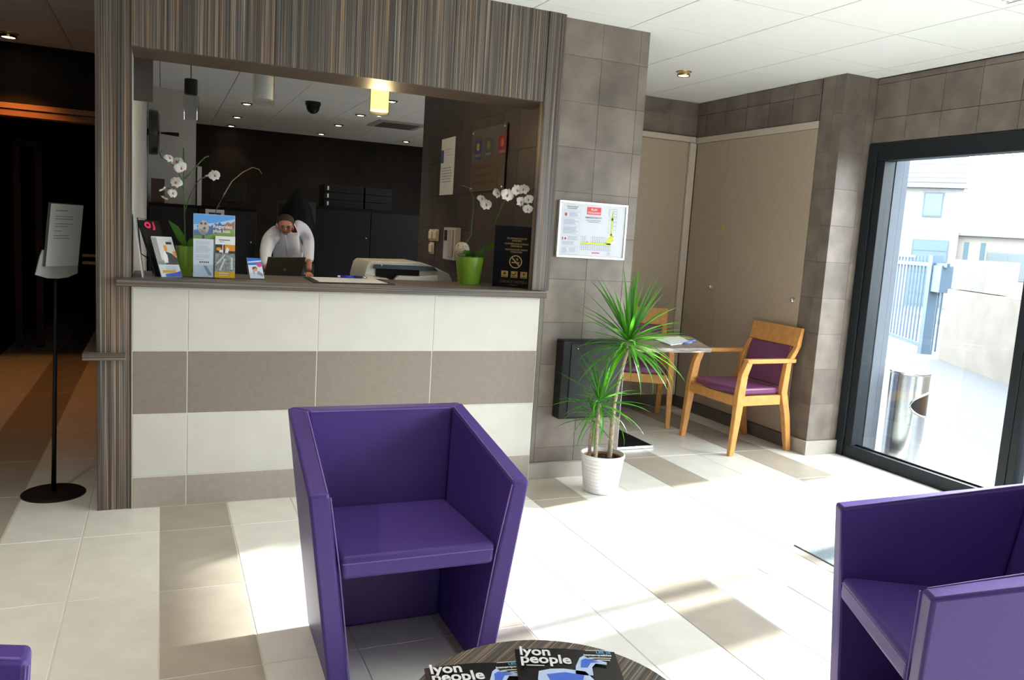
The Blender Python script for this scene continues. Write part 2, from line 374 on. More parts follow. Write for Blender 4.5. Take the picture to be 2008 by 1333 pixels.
struct(MB().box(-1.62, .12, 0, -1.47, 8.199, 2.566).box(-.60, 4.6, 0, -.384, 8.199, 2.566).build('wall_corridor_side', DARKW))  # left wall is added close in to keep the corridor dark
POSTM = mat('pale_post', (.07, .05, .04), .5)
d4 = struct(MB().box(-1.41, 5.0, 0, -1.35, 5.06, 1.93).build('door_4', POSTM))
MB().box(-1.41, 5.0, 1.935, -1.17, 5.06, 1.99).build('frame_head', mat('dark_brown_post', (.05, .03, .02), .5), d4)
MB().box(-1.23, 5.0, 0, -1.17, 5.06, 1.93).build('frame_post', POSTM, d4)
for z in (.86, .93):
    o = MB().box(-.80, 4.6, z, -.62, 4.72, z+.025).build('wall_hook', mat('cream_hook', (.6, .55, .42), .5))
    tag(o, 'small cream bracket on the dark corridor wall, %s of two' % ('upper' if z > .9 else 'lower'), 'bracket')
struct(MB().box(-2.6, .12, 0, -1.621, .26, 2.566).build('wall_lobby_baffle', STONE2))  # unseen return wall, added to cut the light entering the corridor
# ------------------------------------------------------------------ office shell
wol = struct(MB().box(-.237, 4.6, 0, .19, 7.5, 2.566).build('wall_partition', WHITEP))
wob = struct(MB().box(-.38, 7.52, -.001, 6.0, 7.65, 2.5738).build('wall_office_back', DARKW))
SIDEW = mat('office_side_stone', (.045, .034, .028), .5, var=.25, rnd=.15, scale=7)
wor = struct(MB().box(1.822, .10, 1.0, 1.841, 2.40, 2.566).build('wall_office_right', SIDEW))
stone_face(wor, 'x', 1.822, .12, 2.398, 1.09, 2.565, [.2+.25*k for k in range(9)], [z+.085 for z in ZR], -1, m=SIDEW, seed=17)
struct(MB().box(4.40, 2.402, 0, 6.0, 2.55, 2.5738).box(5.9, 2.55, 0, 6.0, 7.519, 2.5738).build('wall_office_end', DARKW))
struct(MB().box(4.40, 2.402, -.12, 6.0, 9.0, -.003).box(4.402, 2.40, -.003, 6.0, 7.5, 0).build('floor_office', BROWN))

# ------------------------------------------------------------------ reception counter
rc = tag(empty('reception_counter', (.8, .2, 0)), 'beige and taupe tiled reception counter with four rows of tiles', 'counter')
MB().box(-.238, .0022, 0, 1.812, .20, 1.048).build('core', GROUT, rc)
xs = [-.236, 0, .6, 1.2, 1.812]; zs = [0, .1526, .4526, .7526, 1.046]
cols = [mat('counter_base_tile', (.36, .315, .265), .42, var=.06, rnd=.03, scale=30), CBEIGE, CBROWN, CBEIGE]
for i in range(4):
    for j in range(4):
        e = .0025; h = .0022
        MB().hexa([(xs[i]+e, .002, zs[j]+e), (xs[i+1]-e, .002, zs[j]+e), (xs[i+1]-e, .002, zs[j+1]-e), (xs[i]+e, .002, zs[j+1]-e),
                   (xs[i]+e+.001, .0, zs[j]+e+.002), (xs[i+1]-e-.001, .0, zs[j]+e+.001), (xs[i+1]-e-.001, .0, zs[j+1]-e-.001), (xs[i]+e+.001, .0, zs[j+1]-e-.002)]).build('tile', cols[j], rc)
WT = 1.088
wt = tag(MB().box(-.300, -.035, 1.050, 1.835, -.001, WT).box(-.2385, -.001, 1.050, 1.757, .50, WT).build('worktop', zebrano('x'), bevel=.002), 'long dark striped wood worktop on top of the tiled reception counter', 'worktop')

# ------------------------------------------------------------------ purple tub armchairs
def tub_chair(name, at, rz, label):
    t = tag(empty(name, at, rz), label, 'armchair', 'purple tub armchairs around the round table')
    F = 0.006
    for s in (-1, 1):
        q = [(.200*s, -.272, F), (.265*s, -.278, F), (.255*s, .150, F), (.195*s, .085, F), (.285*s, -.300, .620), (.345*s, -.300, .620), (.322*s, .300, .745), (.262*s, .232, .745)]
        o = MB().hexa(q).build('side_panel', PURPLE, t, bevel=.010, seg=3, local=True)
        sm = MB()
        for pth in ([(.282*s, -.3015, .612), (.2455*s, -.288, .38), (.200*s, -.2745, F+.01)], [(.289*s, -.288, .6220), (.266*s, .222, .7430)]):
            sm.tube(pth, .0022, 6)
        sm.build('seam', PSEAM, o, local=True)
        MB().lathe([(.014, 0), (.014, .010)], 12, (.228*s, -.24, 0)).build('glide', BLACK, o, local=True)
    bk = MB().hexa([(-.194, .086, F), (.194, .086, F), (.254, .152, F), (-.254, .152, F), (-.261, .232, .744), (.261, .232, .744), (.321, .301, .744), (-.321, .301, .744)]).build('backrest', PURPLE, t, bevel=.010, seg=3, local=True)
    MB().tube([(-.252, .231, .738), (.252, .231, .738)], .0022, 6).build('seam', PSEAM, bk, local=True)
    st = MB().hexa([(-.240, -.292, .352), (.240, -.292, .352), (.222, .145, .352), (-.222, .145, .352), (-.246, -.288, .420), (.246, -.288, .420), (.228, .160, .420), (-.228, .160, .420)]).build('seat', PURPLE, t, bevel=.016, seg=4, local=True)
    MB().tube([(-.238, -.289, .401), (.238, -.289, .401)], .0018, 6).build('seam', PSEAM, st, local=True)
    return t
tub_chair('tub_armchair', (.612, -1.50, 0), 0, 'purple leather tub armchair in front of the reception counter')
tub_chair('tub_armchair', (1.930, -2.650, 0), R(-117.5), 'purple leather tub armchair beside the glazed door, seen from its open front')
tub_chair('tub_armchair', (-.62, -2.82, 0), R(90), 'purple leather tub armchair showing only one arm corner at the bottom left edge')

# ------------------------------------------------------------------ round coffee table and magazines
ct = tag(empty('coffee_table', (.602, -2.715, 0)), 'low round coffee table with striped wood top', 'table')
MB().lathe([(.294, .418), (.298, .421), (.298, .447), (.295, .450)], 72, (.602, -2.715, 0)).build('tabletop', zebrano('x'), ct, smooth=30).rotation_euler = (0, 0, R(38))
MB().lathe([(.03, .018), (.03, .418)], 24, (.602, -2.715, 0)).build('column', STEEL, ct, smooth=30)
MB().lathe([(.20, 0), (.20, .010), (.19, .018)], 48, (.602, -2.715, 0)).build('base', STEEL, ct, smooth=30)
MAGB = mat('magazine_black', (.008, .008, .012), .22); MAGT = mat('magazine_title', (.85, .85, .86), .4)
MAGBL = mat('magazine_blue', (.06, .16, .75), .4); MAGLB = mat('magazine_ice', (.55, .68, .95), .4); MAGCY = mat('magazine_cyan', (.05, .5, .8), .4)
def magazine(x, y, ang, z, label, w=.225, h=.29):
    t = tag(empty('magazine', (x, y, z)), label, 'magazine', 'magazines on the round coffee table')
    u = Vector((math.cos(ang), math.sin(ang), 0)); v = Vector((-math.sin(ang), math.cos(ang), 0)); F = Frame((x, y, z), u, v)
    b = MB(); n = 6; pts0 = []; 
    for k in range(n+1):
        a = w*k/n; hz = .006+.005*math.sin(PI*k/n)*(1 if k < 4 else .6)
        pts0.append((a, hz))
    vs = []; fs = []
    for a, hz in pts0: vs += [F.p(a, 0, 0), F.p(a, -h, 0), F.p(a, 0, hz), F.p(a, -h, hz)]
    for k in range(n):
        q = 4*k; fs += [(q+2, q+3, q+7, q+6), (q, q+4, q+5, q+1), (q, q+2, q+6, q+4), (q+1, q+5, q+7, q+3)]
    fs += [(0, 1, 3, 2), (4*n, 4*n+2, 4*n+3, 4*n+1)]
    b.add(vs, fs).build('cover', MAGB, t, smooth=50)
    G = Frame(F.p(0, 0, .0112), u, v)
    text(t, G, .008, -.034, 'lyon', .050, MAGT, 'LEFT', name='title', bold=.0012, sx=.82)
    text(t, G, .008, -.066, 'people', .050, MAGT, 'LEFT', name='title', bold=.0012, sx=.82)
    text(t, G, w-.012, -.020, 'LES 10', .012, MAGCY, 'RIGHT', bold=.0004)
    text(t, G, w-.012, -.031, 'immanquables', .011, MAGT, 'RIGHT', bold=.0003)
    polys('caption_lines', t, G, rows(w-.070, -.037, w-.012, 2, .008, .0035, 3, .2)+rows(.02, -.074, .075, 1, .01, .003, 2)+[rect(w-.068, -.008, w-.012, -.0055)], MAGT)
    # picture of a horse statue, lit blue: head, neck, back
    hs = [[(.105, -.075), (.118, -.040), (.128, -.030), (.134, -.036), (.176, -.056), (.174, -.066), (.150, -.062), (.140, -.078), (.138, -.110), (.100, -.110)], [(.045, -.098), (.07, -.088), (.10, -.086), (.145, -.095), (.16, -.13), (.15, -.17), (.05, -.17), (.04, -.13)]]
    hs[0] = [(a+.022, c) for a, c in hs[0]]
    polys('statue_picture', t, G, hs, MAGLB)
    polys('statue_shade', t, G, [[(.142, -.050), (.152, -.042), (.182, -.056), (.162, -.060), (.152, -.080), (.137, -.08)], [(.06, -.11), (.10, -.10), (.14, -.11), (.13, -.15), (.07, -.15)]], MAGBL, .0010)
    return t
magazine(.404, -2.487, R(-10), .4505, 'dark magazine on the round table, the one lying partly underneath')
magazine(.613, -2.490, R(-20), .4625, 'dark magazine on the round table, the one lying on top')

# ------------------------------------------------------------------ wooden armchairs and writing table in the alcove
def wood_chair(at, rz, label):
    t = tag(empty('wooden_armchair', at, rz), label, 'armchair', 'beech armchairs at the alcove table')
    w = .042
    for s in (-1, 1):
        # front leg sweeps up into the arm
        path = [(.275*s, -.268, 0, .019, .019), (.272*s, -.245, .25, .024, .026), (.268*s, -.232, .42, .026, .030), (.264*s, -.215, .55, .024, .028), (.262*s, -.180, .635, .024, .024), (.262*s, -.165, .658, .024, .016)]
        b = MB(); vs = []; fs = []
        for x, y, z, hx, hy in path: vs += [(x-hx*.85, y-hy, z), (x+hx*.85, y-hy, z), (x+hx*.85, y+hy, z), (x-hx*.85, y+hy, z)]
        for k in range(len(path)-1):
            q = 4*k; fs += [(q+i, q+(i+1) % 4, q+4+(i+1) % 4, q+4+i) for i in range(4)]
        fs += [(3, 2, 1, 0), tuple(4*(len(path)-1)+i for i in range(4))]
        b.add(vs, fs).build('leg', BEECH, t, bevel=.004, local=True)
        path = [(.230*s, .262, 0, .019, .020), (.232*s, .215, .25, .022, .024), (.234*s, .165, .42, .022, .026), (.232*s, .185, .62, .020, .022), (.230*s, .262, .745, .019, .017)]
        b = MB(); vs = []; fs = []
        for x, y, z, hx, hy in path: vs += [(x-hx, y-hy, z), (x+hx, y-hy, z), (x+hx, y+hy, z), (x-hx, y+hy, z)]
        for k in range(len(path)-1):
            q = 4*k; fs += [(q+i, q+(i+1) % 4, q+4+(i+1) % 4, q+4+i) for i in range(4)]
        fs += [(3, 2, 1, 0), tuple(4*(len(path)-1)+i for i in range(4))]
        b.add(vs, fs).build('leg', BEECH, t, bevel=.004, local=True)
        MB().hexa([(.238*s, -.195, .628), (.286*s, -.195, .628), (.262*s, .235, .628), (.230*s, .235, .628), (.236*s, -.205, .657), (.288*s, -.205, .657), (.264*s, .235, .657), (.228*s, .235, .657)]).build('armrest', BEECH, t, bevel=.005, local=True)
    b = MB()
    b.box(-.246, -.255, .335, .246, -.232, .402)
    for s in (-1, 1): b.hexa([(.240*s, -.205, .335), (.262*s, -.205, .335), (.244*s, .145, .335), (.222*s, .145, .335), (.240*s, -.205, .402), (.262*s, -.205, .402), (.244*s, .145, .402), (.222*s, .145, .402)])
    b.box(-.212, .152, .335, .212, .174, .402)
    b.build('seat_frame', BEECH, t, bevel=.003, local=True)
    # seat cushion with a bowed front edge
    pl_ = [(-.218, .150), (-.240, -.200)] + [(-.24+.48*k/8, -.215-.045*math.sin(PI*k/8)) for k in range(9)] + [(.240, -.200), (.218, .150)]
    MB().prism(pl_[::-1], .404, .452).build('seat', PLUM, t, bevel=.014, seg=3, local=True)
    MB().hexa([(-.206, .150, .455), (.206, .150, .455), (.206, .182, .455), (-.206, .182, .455), (-.206, .225, .735), (.206, .225, .735), (.206, .252, .735), (-.206, .252, .735)]).build('backrest', PLUM, t, bevel=.010, seg=3, local=True)
    MB().hexa([(-.250, .236, .738), (.250, .236, .738), (.250, .276, .738), (-.250, .276, .738), (-.250, .268, .868), (.250, .268, .868), (.250, .290, .868), (-.250, .290, .868)]).build('top_rail', BEECH, t, bevel=.004, local=True)
    return t
wood_chair((3.675, .487, 0), R(-90), 'beech armchair with plum seat against the closet doors')
wood_chair((3.315, 1.343, 0), R(-30), 'beech armchair with plum seat behind the alcove table, partly hidden by the plant')
wt2 = tag(empty('writing_table', (2.75, .6, 0)), 'small wall table with a grey striped top and panel leg in the alcove', 'table')
MB().prism([(2.425, .125), (3.09, .105), (3.33, .66), (3.06, .93), (2.425, .93)], .722, .750).build('tabletop', zebrano('x', 2.2), wt2, bevel=.002)
MB().box(2.660, .50, .020, 2.700, .92, .721).build('panel_leg', mat('pale_grey_laminate', (.78, .78, .78), .4), wt2, bevel=.002)
MB().box(2.58, .50, .004, 2.975, .985, .018).build('base_plate', BLACKM, wt2)
MB().box(2.58, .488, .002, 2.977, .499, .020).build('base_edge', CHROME, wt2, bevel=.001)
lf = tag(empty('leaflet', (2.95, .42, .7505)), 'white folded leaflet with a blue edge lying on the alcove table', 'leaflet')
vs = [(2.85, .21, .752), (3.10, .33, .752), (3.20, .62, .752), (2.90, .47, .752)]
MB().add(vs+[(p[0], p[1], .757) for p in vs], [(3, 2, 1, 0), (4, 5, 6, 7), (0, 1, 5, 4), (1, 2, 6, 5), (2, 3, 7, 6), (3, 0, 4, 7)]).build('pages', PAPER, lf)
MB().tube([(2.99, .265, .758), (3.07, .300, .766), (3.125, .335, .768), (3.155, .40, .762)], .006, 8).build('blue_edge', mat('leaflet_blue', (.10, .18, .62), .5), lf, smooth=True)

# ------------------------------------------------------------------ dracaena in a white pot
PX, PY = 2.140, -.250
dr = tag(empty('dracaena', (PX, PY, 0)), 'green dracaena with two leafy crowns in a ribbed white pot beside the pillar', 'plant')
prof = [(.086, 0), (.092, .004)]
for k in range(9):
    z = .012+k*.0205; r0 = .093+.028*z/.21
    prof += [(r0, z), (r0+.0022, z+.006), (r0+.0022, z+.013), (r0, z+.0195)]
prof += [(.1215, .200), (.124, .205), (.124, .216), (.118, .217), (.116, .205), (.112, .17)]
POTW = mat('white_pot_glaze', (.82, .82, .83), .3)
MB().lathe(prof, 48, (PX, PY, 0), True, False).build('pot', POTW, dr, smooth=60)
MB().lathe([(.109, .17), (.109, .196), (.104, .196), (.102, .185)], 40, (PX, PY, 0), False, False).build('inner_pot', mat('terracotta', (.45, .13, .05), .6), dr, smooth=60)
rr = random.Random(4); b = MB()
b.lathe([(.104, .180), (.06, .186), (.01, .188)], 24, (PX, PY, 0))
for k in range(70):
    a = rr.uniform(0, 2*PI); q = .098*math.sqrt(rr.random()); b.sphere((PX+q*math.cos(a), PY+q*math.sin(a), .187), rr.uniform(.004, .009), 6, 5)
b.build('soil', SOIL, dr, kind='stuff')
stems = [((2.178, -.262), (2.185, -.255, .50), (2.205, -.25, .62), (2.245, -.25, .80), .0135), ((2.080, -.275), (2.080, -.270, .33), (2.082, -.268, .40), (2.084, -.268, .50), .0125), ((2.062, -.240), (2.060, -.240, .28), (2.064, -.242, .34), (2.072, -.245, .40), .010)]
for (x, y), p1, p2, p3, r in stems:
    pts = [(x, y, .175), ((x+p1[0])/2, (y+p1[1])/2, (p1[2]+.175)/2), p1, p2, p3]; fine = []
    for k in range(len(pts)-1):
        for q in range(5):
            t = q/5; fine.append([pts[k][i]*(1-t)+pts[k+1][i]*t for i in range(3)])
    fine.append(pts[-1])
    MB().tube(fine, [r*(1.06 if k % 2 else .97)*(1-.15*k/len(fine)) for k in range(len(fine))], 10).build('cane', BARK, dr, smooth=True)
def leaf_mesh(droop, w, seed):
    """blade along +x, length 1"""
    vs = []; fs = []; n = 7; x = 0; z = 0; a = 0
    for k in range(n+1):
        t = k/n; hw = w*(.45+.55*min(1, t*4))*(1-t**2.2)+.0008
        vs += [(x, -hw, z+hw*.35), (x, 0, z), (x, hw, z+hw*.35)]
        a -= droop/n*(.3+1.4*t); x += math.cos(a)/n; z += math.sin(a)/n
    for k in range(n):
        q = 3*k; fs += [(q, q+1, q+4, q+3), (q+1, q+2, q+5, q+4)]
    me = MB().add(vs, fs).mesh('leaf', LEAF); me.polygons.foreach_set('use_smooth', [True]*len(me.polygons)); return me
LM = [leaf_mesh(d, w, i) for i, (d, w) in enumerate([(.15, .034), (.45, .030), (.8, .028), (1.2, .026), (1.7, .026)])]
def crown(c, n, L, seed, back):
    q = random.Random(seed)
    for k in range(n):
        t = (k+.5)/n; el = R(88-118*t**.85+q.uniform(-8, 8)); az = k*2.39996+q.uniform(-.25, .25)
        ln = L*q.uniform(.80, 1.12)
        if math.sin(az)*math.cos(el)*ln > back: ln = max(.10, back/max(.05, math.sin(az)*math.cos(el)))
        di = min(4, max(0, int(t*3.3+q.uniform(-.8, .8))))
        z0 = c[2]+.055*(1-t)-.03*t
        o = bpy.data.objects.new('leaf', LM[di]); COL.objects.link(o); o.parent = dr
        o.location = (c[0]-PX+.010*math.cos(az), c[1]-PY+.010*math.sin(az), z0)
        o.rotation_euler = Euler((q.uniform(-.4, .4), -el, az)); o.scale = (ln, ln*.9, ln)
crown((2.248, -.25, .83), 96, .36, 5, .19); crown((2.084, -.268, .50), 52, .27, 8, .19); crown((2.073, -.246, .41), 26, .20, 9, .16)

# ------------------------------------------------------------------ black wall cabinet on the pillar
hb = tag(empty('wall_box', (2.15, .05, .36)), 'large black box mounted low on the pillar behind the plant', 'box')
MB().box(1.958, -.035, .362, 2.365, .050, .815).build('housing', BLACK, hb, bevel=.006)
MB().box(2.010, -.040, .372, 2.355, -.0355, .798).build('front_panel', mat('black_gloss_panel', (.012, .013, .016), .35, spec=.3), hb, bevel=.002)
MB().sphere((2.05, -.041, .77), .004, 8, 6).build('logo_stud', STEEL, hb)

# ------------------------------------------------------------------ evacuation plan
ev = tag(empty('evacuation_plan', (2.13, .048, 1.44)), 'framed evacuation plan with red title on the stone-look pillar', 'sign')
X0, X1, Z0, Z1, YE = 1.908, 2.350, 1.278, 1.594, .030
MB().box(X0+.012, .036, Z0+.012, X1-.012, .050, Z1-.012).build('sheet', mat('plan_sheet', (.58, .60, .66), .3), ev)
ALU = mat('aluminium_frame', (.72, .73, .74), .3, .6)
for q in ((X0, Z0, X1, Z0+.013), (X0, Z1-.013, X1, Z1), (X0, Z0+.013, X0+.013, Z1-.013), (X1-.013, Z0+.013, X1, Z1-.013)):
    MB().box(q[0], YE-.001, q[1], q[2], .051, q[3]).build('frame', ALU, ev, bevel=.002)
F = Frame((X0, .036, Z0), (1, 0, 0), (0, 0, 1)); RED = mat('sign_red', (.75, .03, .04), .4); LIME = mat('plan_lime', (.62, .72, .05), .5); LINE = mat('plan_line', (.10, .13, .24), .6); ORG = mat('plan_orange', (.85, .30, .03), .5); PALEB = mat('plan_pale', (.28, .32, .45), .6)
polys('title_plate', ev, F, [rect(.178, .247, .268, .289)], RED)
text(ev, F, .223, .270, 'PLAN', .016, PAPER, bold=.0003, h=.002); text(ev, F, .223, .2525, "D'EVACUATION", .0145, PAPER, bold=.0003, h=.002, sx=.78)
text(ev, F, .223, .226, 'RESIDENCE MIX CITY', .0135, LINE, sx=.82); polys('address_lines', ev, F, [rect(.175, .214, .272, .2165), rect(.190, .205, .258, .2075)], LINE)
text(ev, F, .083, .281, 'CONSIGNES GENERALES', .0085, INK, sx=.8); text(ev, F, .083, .271, 'EN CAS D\'INCENDIE', .0085, INK, sx=.8)
bx = []
for a, c, d, e in ((.030, .264, .140, .294), (.028, .224, .138, .258), (.027, .184, .137, .220), (.026, .128, .136, .178), (.026, .066, .136, .122), (.026, .020, .136, .060)):
    k = .0007; bx += [rect(a, c, d, c+k), rect(a, e-k, d, e), rect(a, c, a+k, e), rect(d-k, c, d, e)]
polys('text_boxes', ev, F, bx, PALEB)
polys('text_lines', ev, F, rows(.066, .252, .130, 6, .0042, .0016, 1)+rows(.033, .214, .130, 7, .0042, .0016, 2)+rows(.033, .172, .130, 9, .0044, .0016, 3)+rows(.066, .118, .130, 5, .0044, .0016, 4)+rows(.033, .092, .130, 5, .0044, .0016, 5)+rows(.033, .054, .07, 6, .005, .0016, 6)+rows(.08, .054, .125, 5, .005, .0016, 7), PALEB)
polys('alarm_symbols', ev, F, [ell(.046, .240, .008, .010), rect(.032, .098, .038, .114), ell(.052, .106, .006, .007)], mat('symbol_maroon', (.42, .04, .05), .5))
pls = []
k = .0008
def cell(a, c, d, e): return [rect(a, c, d, c+k), rect(a, e-k, d, e), rect(a, c, a+k, e), rect(d-k, c, d, e)]
for q in range(17): pls += cell(.148+q*.0118, .048, .148+(q+1)*.0118, .080)
for q in range(3): pls += cell(.150+q*.0122, .092, .150+(q+1)*.0122, .124)
for q in range(8): pls += cell(.214+q*.0118, .092, .214+(q+1)*.0118, .124)
for q in range(3): pls += cell(.352, .168+q*.024, .374, .192+q*.024)
for q in range(4): pls += cell(.322, .238, .345, .286)+cell(.350, .232+q*.014, .374, .246+q*.014)
pls += cell(.322, .152, .342, .226)
polys('plan_rooms', ev, F, pls, LINE)
polys('plan_corridor', ev, F, [rect(.150, .081, .350, .091), rect(.342, .125, .350, .270), [(.318, .084), (.345, .084), (.345, .100), (.362, .104), (.362, .128), (.330, .126), (.318, .112)], rect(.336, .222, .354, .236), rect(.334, .136, .352, .148)], LIME)
polys('plan_exits', ev, F, [rect(.190, .088, .198, .098), rect(.308, .086, .314, .098), rect(.346, .129, .362, .135), rect(.350, .104, .362, .109)], ORG, .001)
polys('warning_strip', ev, F, [rect(.226, .030, .276, .036)], RED)
polys('stamp', ev, F, cell(.326, .022, .346, .042)+[ell(.336, .032, .003, .003)], LINE)

# ------------------------------------------------------------------ notice stand in the corridor mouth
ns = tag(empty('notice_stand', (-.590, .31, 0)), 'black floor stand holding a white notice at the corridor mouth', 'stand')
MB().lathe([(.140, 0), (.140, .006), (.132, .012), (.02, .018)], 48, (-.59, .31, 0)).build('base', BLACK, ns, smooth=30)
MB().tube([(-.590, .31, .015), (-.578, .305, .60), (-.568, .30, 1.10)], [.011, .009, .008], 12).build('pole', BLACK, ns, smooth=True)
ca, sa = math.cos(R(52)), math.sin(R(52)); cx, cy = -.560, .292
u = Vector((ca, sa, 0)); v = Vector((.13*ca, .13*sa, 1)).normalized(); Fh = Frame((cx, cy, 1.05), u, v)
HOLD = mat('holder_grey', (.55, .57, .56), .4)
def slab(F, pg, h0, h1):
    n = len(pg); vs = [F.p(a, c, h0) for a, c in pg]+[F.p(a, c, h1) for a, c in pg]
    return MB().add(vs, [list(range(n))[::-1], list(range(n, 2*n))]+[(i, (i+1) % n, n+(i+1) % n, n+i) for i in range(n)])
fan = [(-.128, .022), (-.06, .004), (0, 0), (.06, .004), (.118, .022), (.112, .105), (.102, .135), (-.102, .135), (-.112, .105)]
slab(Fh, fan, -.006, .0).build('holder', HOLD, ns)
slab(Fh, rect(-.100, .06, .105, .355), .006, .009).build('clear_sheet', mat('smoked_sheet', (.10, .10, .10), .15), ns)
pp = slab(Fh, rect(-.088, .060, .104, .350), .0092, .011).build('notice', PAPER, ns)
Fn = Frame(Fh.p(-.09, .055, .011), u, v)
polys('print_lines', pp, Fn, [rect(.03, .262, .10, .268)]+rows(.03, .240, .155, 2, .012, .004, 2, .15)+rows(.03, .205, .165, 2, .012, .004, 3, .8)+rows(.03, .172, .075, 1, .012, .004, 3, .1)+rows(.03, .150, .165, 2, .012, .004, 9, .7), INKL)

# ------------------------------------------------------------------ ceiling spots
LITW = mat('lamp_lit_warm', (1, .8, .5), .4, emit=(1, .78, .45), estr=14); BRASS = mat('brass_ring', (.75, .55, .25), .25, 1)
def spot(at, label, group, power, ring=BRASS, drop=.03, r=.042, col=(1, .72, .42), hang=True):
    t = tag(empty('ceiling_spot', at), label, 'lamp', group); x, y, z = at
    MB().lathe([(r, -drop), (r*1.06, -drop+.004), (r*1.06, -.002), (r*1.3, 0), (r*.9, -.002), (r*.86, -drop+.004)], 24, at, False, False).build('ring', ring, t, smooth=40)
    MB().lathe([(r*.84, -drop+.006), (r*.5, -drop+.001)], 20, at).build('bulb', LITW, t)
    d = bpy.data.lights.new('spot_light', 'SPOT'); d.energy = power; d.color = col; d.spot_size = R(100); d.spot_blend = .6; d.shadow_soft_size = .03
    o = bpy.data.objects.new('spot_light', d); COL.objects.link(o); o.parent = t; o.location = (0, 0, -drop-.01)
    return t
spot((3.168, .790, 2.565), 'small brass ceiling spot lit above the alcove', None, 3)
spot((-1.105, 2.80, 2.565), 'small lit ceiling spot in the dark corridor at left', None, 40, r=.05, col=(1, .36, .08))
for x, y, nm, pw in ((-1.15, -1.7, 'left', 88), (.6, -1.05, 'right', 26)):
    t = spot((x, y, 2.565), 'small lit brass ceiling spot over the lounge, %s one of two' % nm, 'spots over the lounge', pw, col=(1, .90, .77))
    for c in t.children:
        if c.type == 'LIGHT': c.data.spot_size = R(112); c.data.spot_blend = .8
OF = [(.691, 5.0), (.698, 6.26), (.709, 7.30), (1.846, 4.84), (1.833, 5.96), (1.834, 7.12), (2.952, 6.95), (1.87, 3.64)]
LB = ['nearest of the left row of three office ceiling spots', 'middle of the left row of three office ceiling spots', 'faint farthest one of the left row of three office ceiling spots', 'second nearest of the middle row of office ceiling spots', 'third of the middle row of office ceiling spots', 'farthest of the middle row of office ceiling spots', 'lone office ceiling spot near the right wall edge', 'office ceiling spot just behind the lit pendant lamp']
for (x, y), lb in zip(OF, LB): spot((x, y, 2.565), lb, 'spots in the office ceiling', 4.5, drop=.012, r=.048, ring=BLACK)
# ------------------------------------------------------------------ pendant lamps over the desk
FROST = mat('frosted_shade', (.62, .64, .64), .5); CLEAR = glass_mat('clear_shade', (.86, .88, .88), .08, .05)
LITP = mat('pendant_lit', (1, .85, .5), .4, emit=(1, .66, .22), estr=2.3)
def pendant(x, y, z0, kind, label):
    t = tag(empty('pendant_lamp', (x, y, 2.565)), label, 'lamp', 'pendant lamps behind the counter opening')
    MB().tube([(x, y, 2.565), (x, y, z0+.29)], .003, 8).build('cable', BLACK, t)
    MB().lathe([(.01, .295), (.044, .29), (.046, .28), (.046, .183), (.040, .178)], 28, (x, y, z0)).build('cap', BLACK, t, smooth=40)
    if kind == 'clear': MB().lathe([(.057, 0), (.057, .168), (.044, .183)], 32, (x, y, z0), False, False).build('shade', CLEAR, t, smooth=40)
    else:
        MB().lathe([(.052, .025), (.052, .150), (.040, .162), (.040, .180)], 32, (x, y, z0), True, False).build('inner_shade', LITP if kind == 'lit' else FROST, t, smooth=40)
        MB().lathe([(.059, 0), (.059, .165), (.046, .180)], 32, (x, y, z0), False, False).build('shade', CLEAR if kind != 'lit' else glass_mat('amber_shade', (1, .93, .75), .06, .05), t, smooth=40)
    if kind == 'lit':
        d = bpy.data.lights.new('pendant_light', 'POINT'); d.energy = 9; d.color = (1, .72, .38); d.shadow_soft_size = .05
        o = bpy.data.objects.new('pendant_light', d); COL.objects.link(o); o.parent = t; o.location = (0, 0, z0-.03-2.565)
pendant(1.062, .80, 2.036, 'lit', 'lit yellow pendant lamp behind the counter opening')
pendant(.404, .80, 2.022, 'frost', 'unlit frosted pendant lamp behind the counter opening')
pendant(.080, 2.60, 2.088, 'clear', 'dark capped clear glass pendant hanging in front of the white partition')
op = tag(empty('office_fill_panel', (4.0, 3.35, 2.565)), 'added glowing fill panel, unseen round the corner of the office', 'lamp')  # added fill light, out of view, brightens the man and the partition
MB().box(3.4, 3.05, 2.55, 4.6, 3.65, 2.566).build('frame', WHITE, op)
MB().box(3.43, 3.08, 2.547, 4.57, 3.62, 2.5495).build('diffuser', mat('fill_panel_glow', (.9, .95, 1), .5, emit=(.92, .96, 1), estr=6), op)
pd = bpy.data.lights.new('fill_panel_light', 'AREA'); pd.shape = 'RECTANGLE'; pd.size = 1.1; pd.size_y = .5; pd.energy = 80; pd.color = (.92, .96, 1)
po_ = bpy.data.objects.new('fill_panel_light', pd); COL.objects.link(po_); po_.parent = op; po_.location = (0, 0, -.025)
for (x, y), lb in zip(((.70, 2.30), (1.25, 2.55)), ('added spot lighting the man, unseen above the counter opening, left one', 'added spot lighting the man, unseen above the counter opening, right one')):
    spot((x, y, 2.565), lb, 'spots in the office ceiling', 34, drop=.012, r=.048, ring=BLACK, col=(1, .86, .70))  # two extra unseen spots, added to brighten the man's shirt
dc = tag(empty('dome_camera', (1.255, 4.32, 2.565)), 'black dome camera on the office ceiling', 'camera')
MB().lathe([(.075, 0), (.075, -.03), (.068, -.04)], 28, (1.255, 4.32, 2.565)).build('mount', BLACK, dc, smooth=40)
MB().lathe([(.066, -.04), (.062, -.07), (.045, -.098), (.02, -.112), (.003, -.115)], 28, (1.255, 4.32, 2.565), False, True).build('dome', BLACK, dc, smooth=True)
av = tag(empty('ceiling_vent', (2.38, 5.35, 2.565)), 'square air vent cassette in the office ceiling', 'vent')
MB().box(2.10, 5.02, 2.552, 2.66, 5.62, 2.566).build('cassette', mat('vent_grey', (.42, .40, .37), .6), av, bevel=.004)
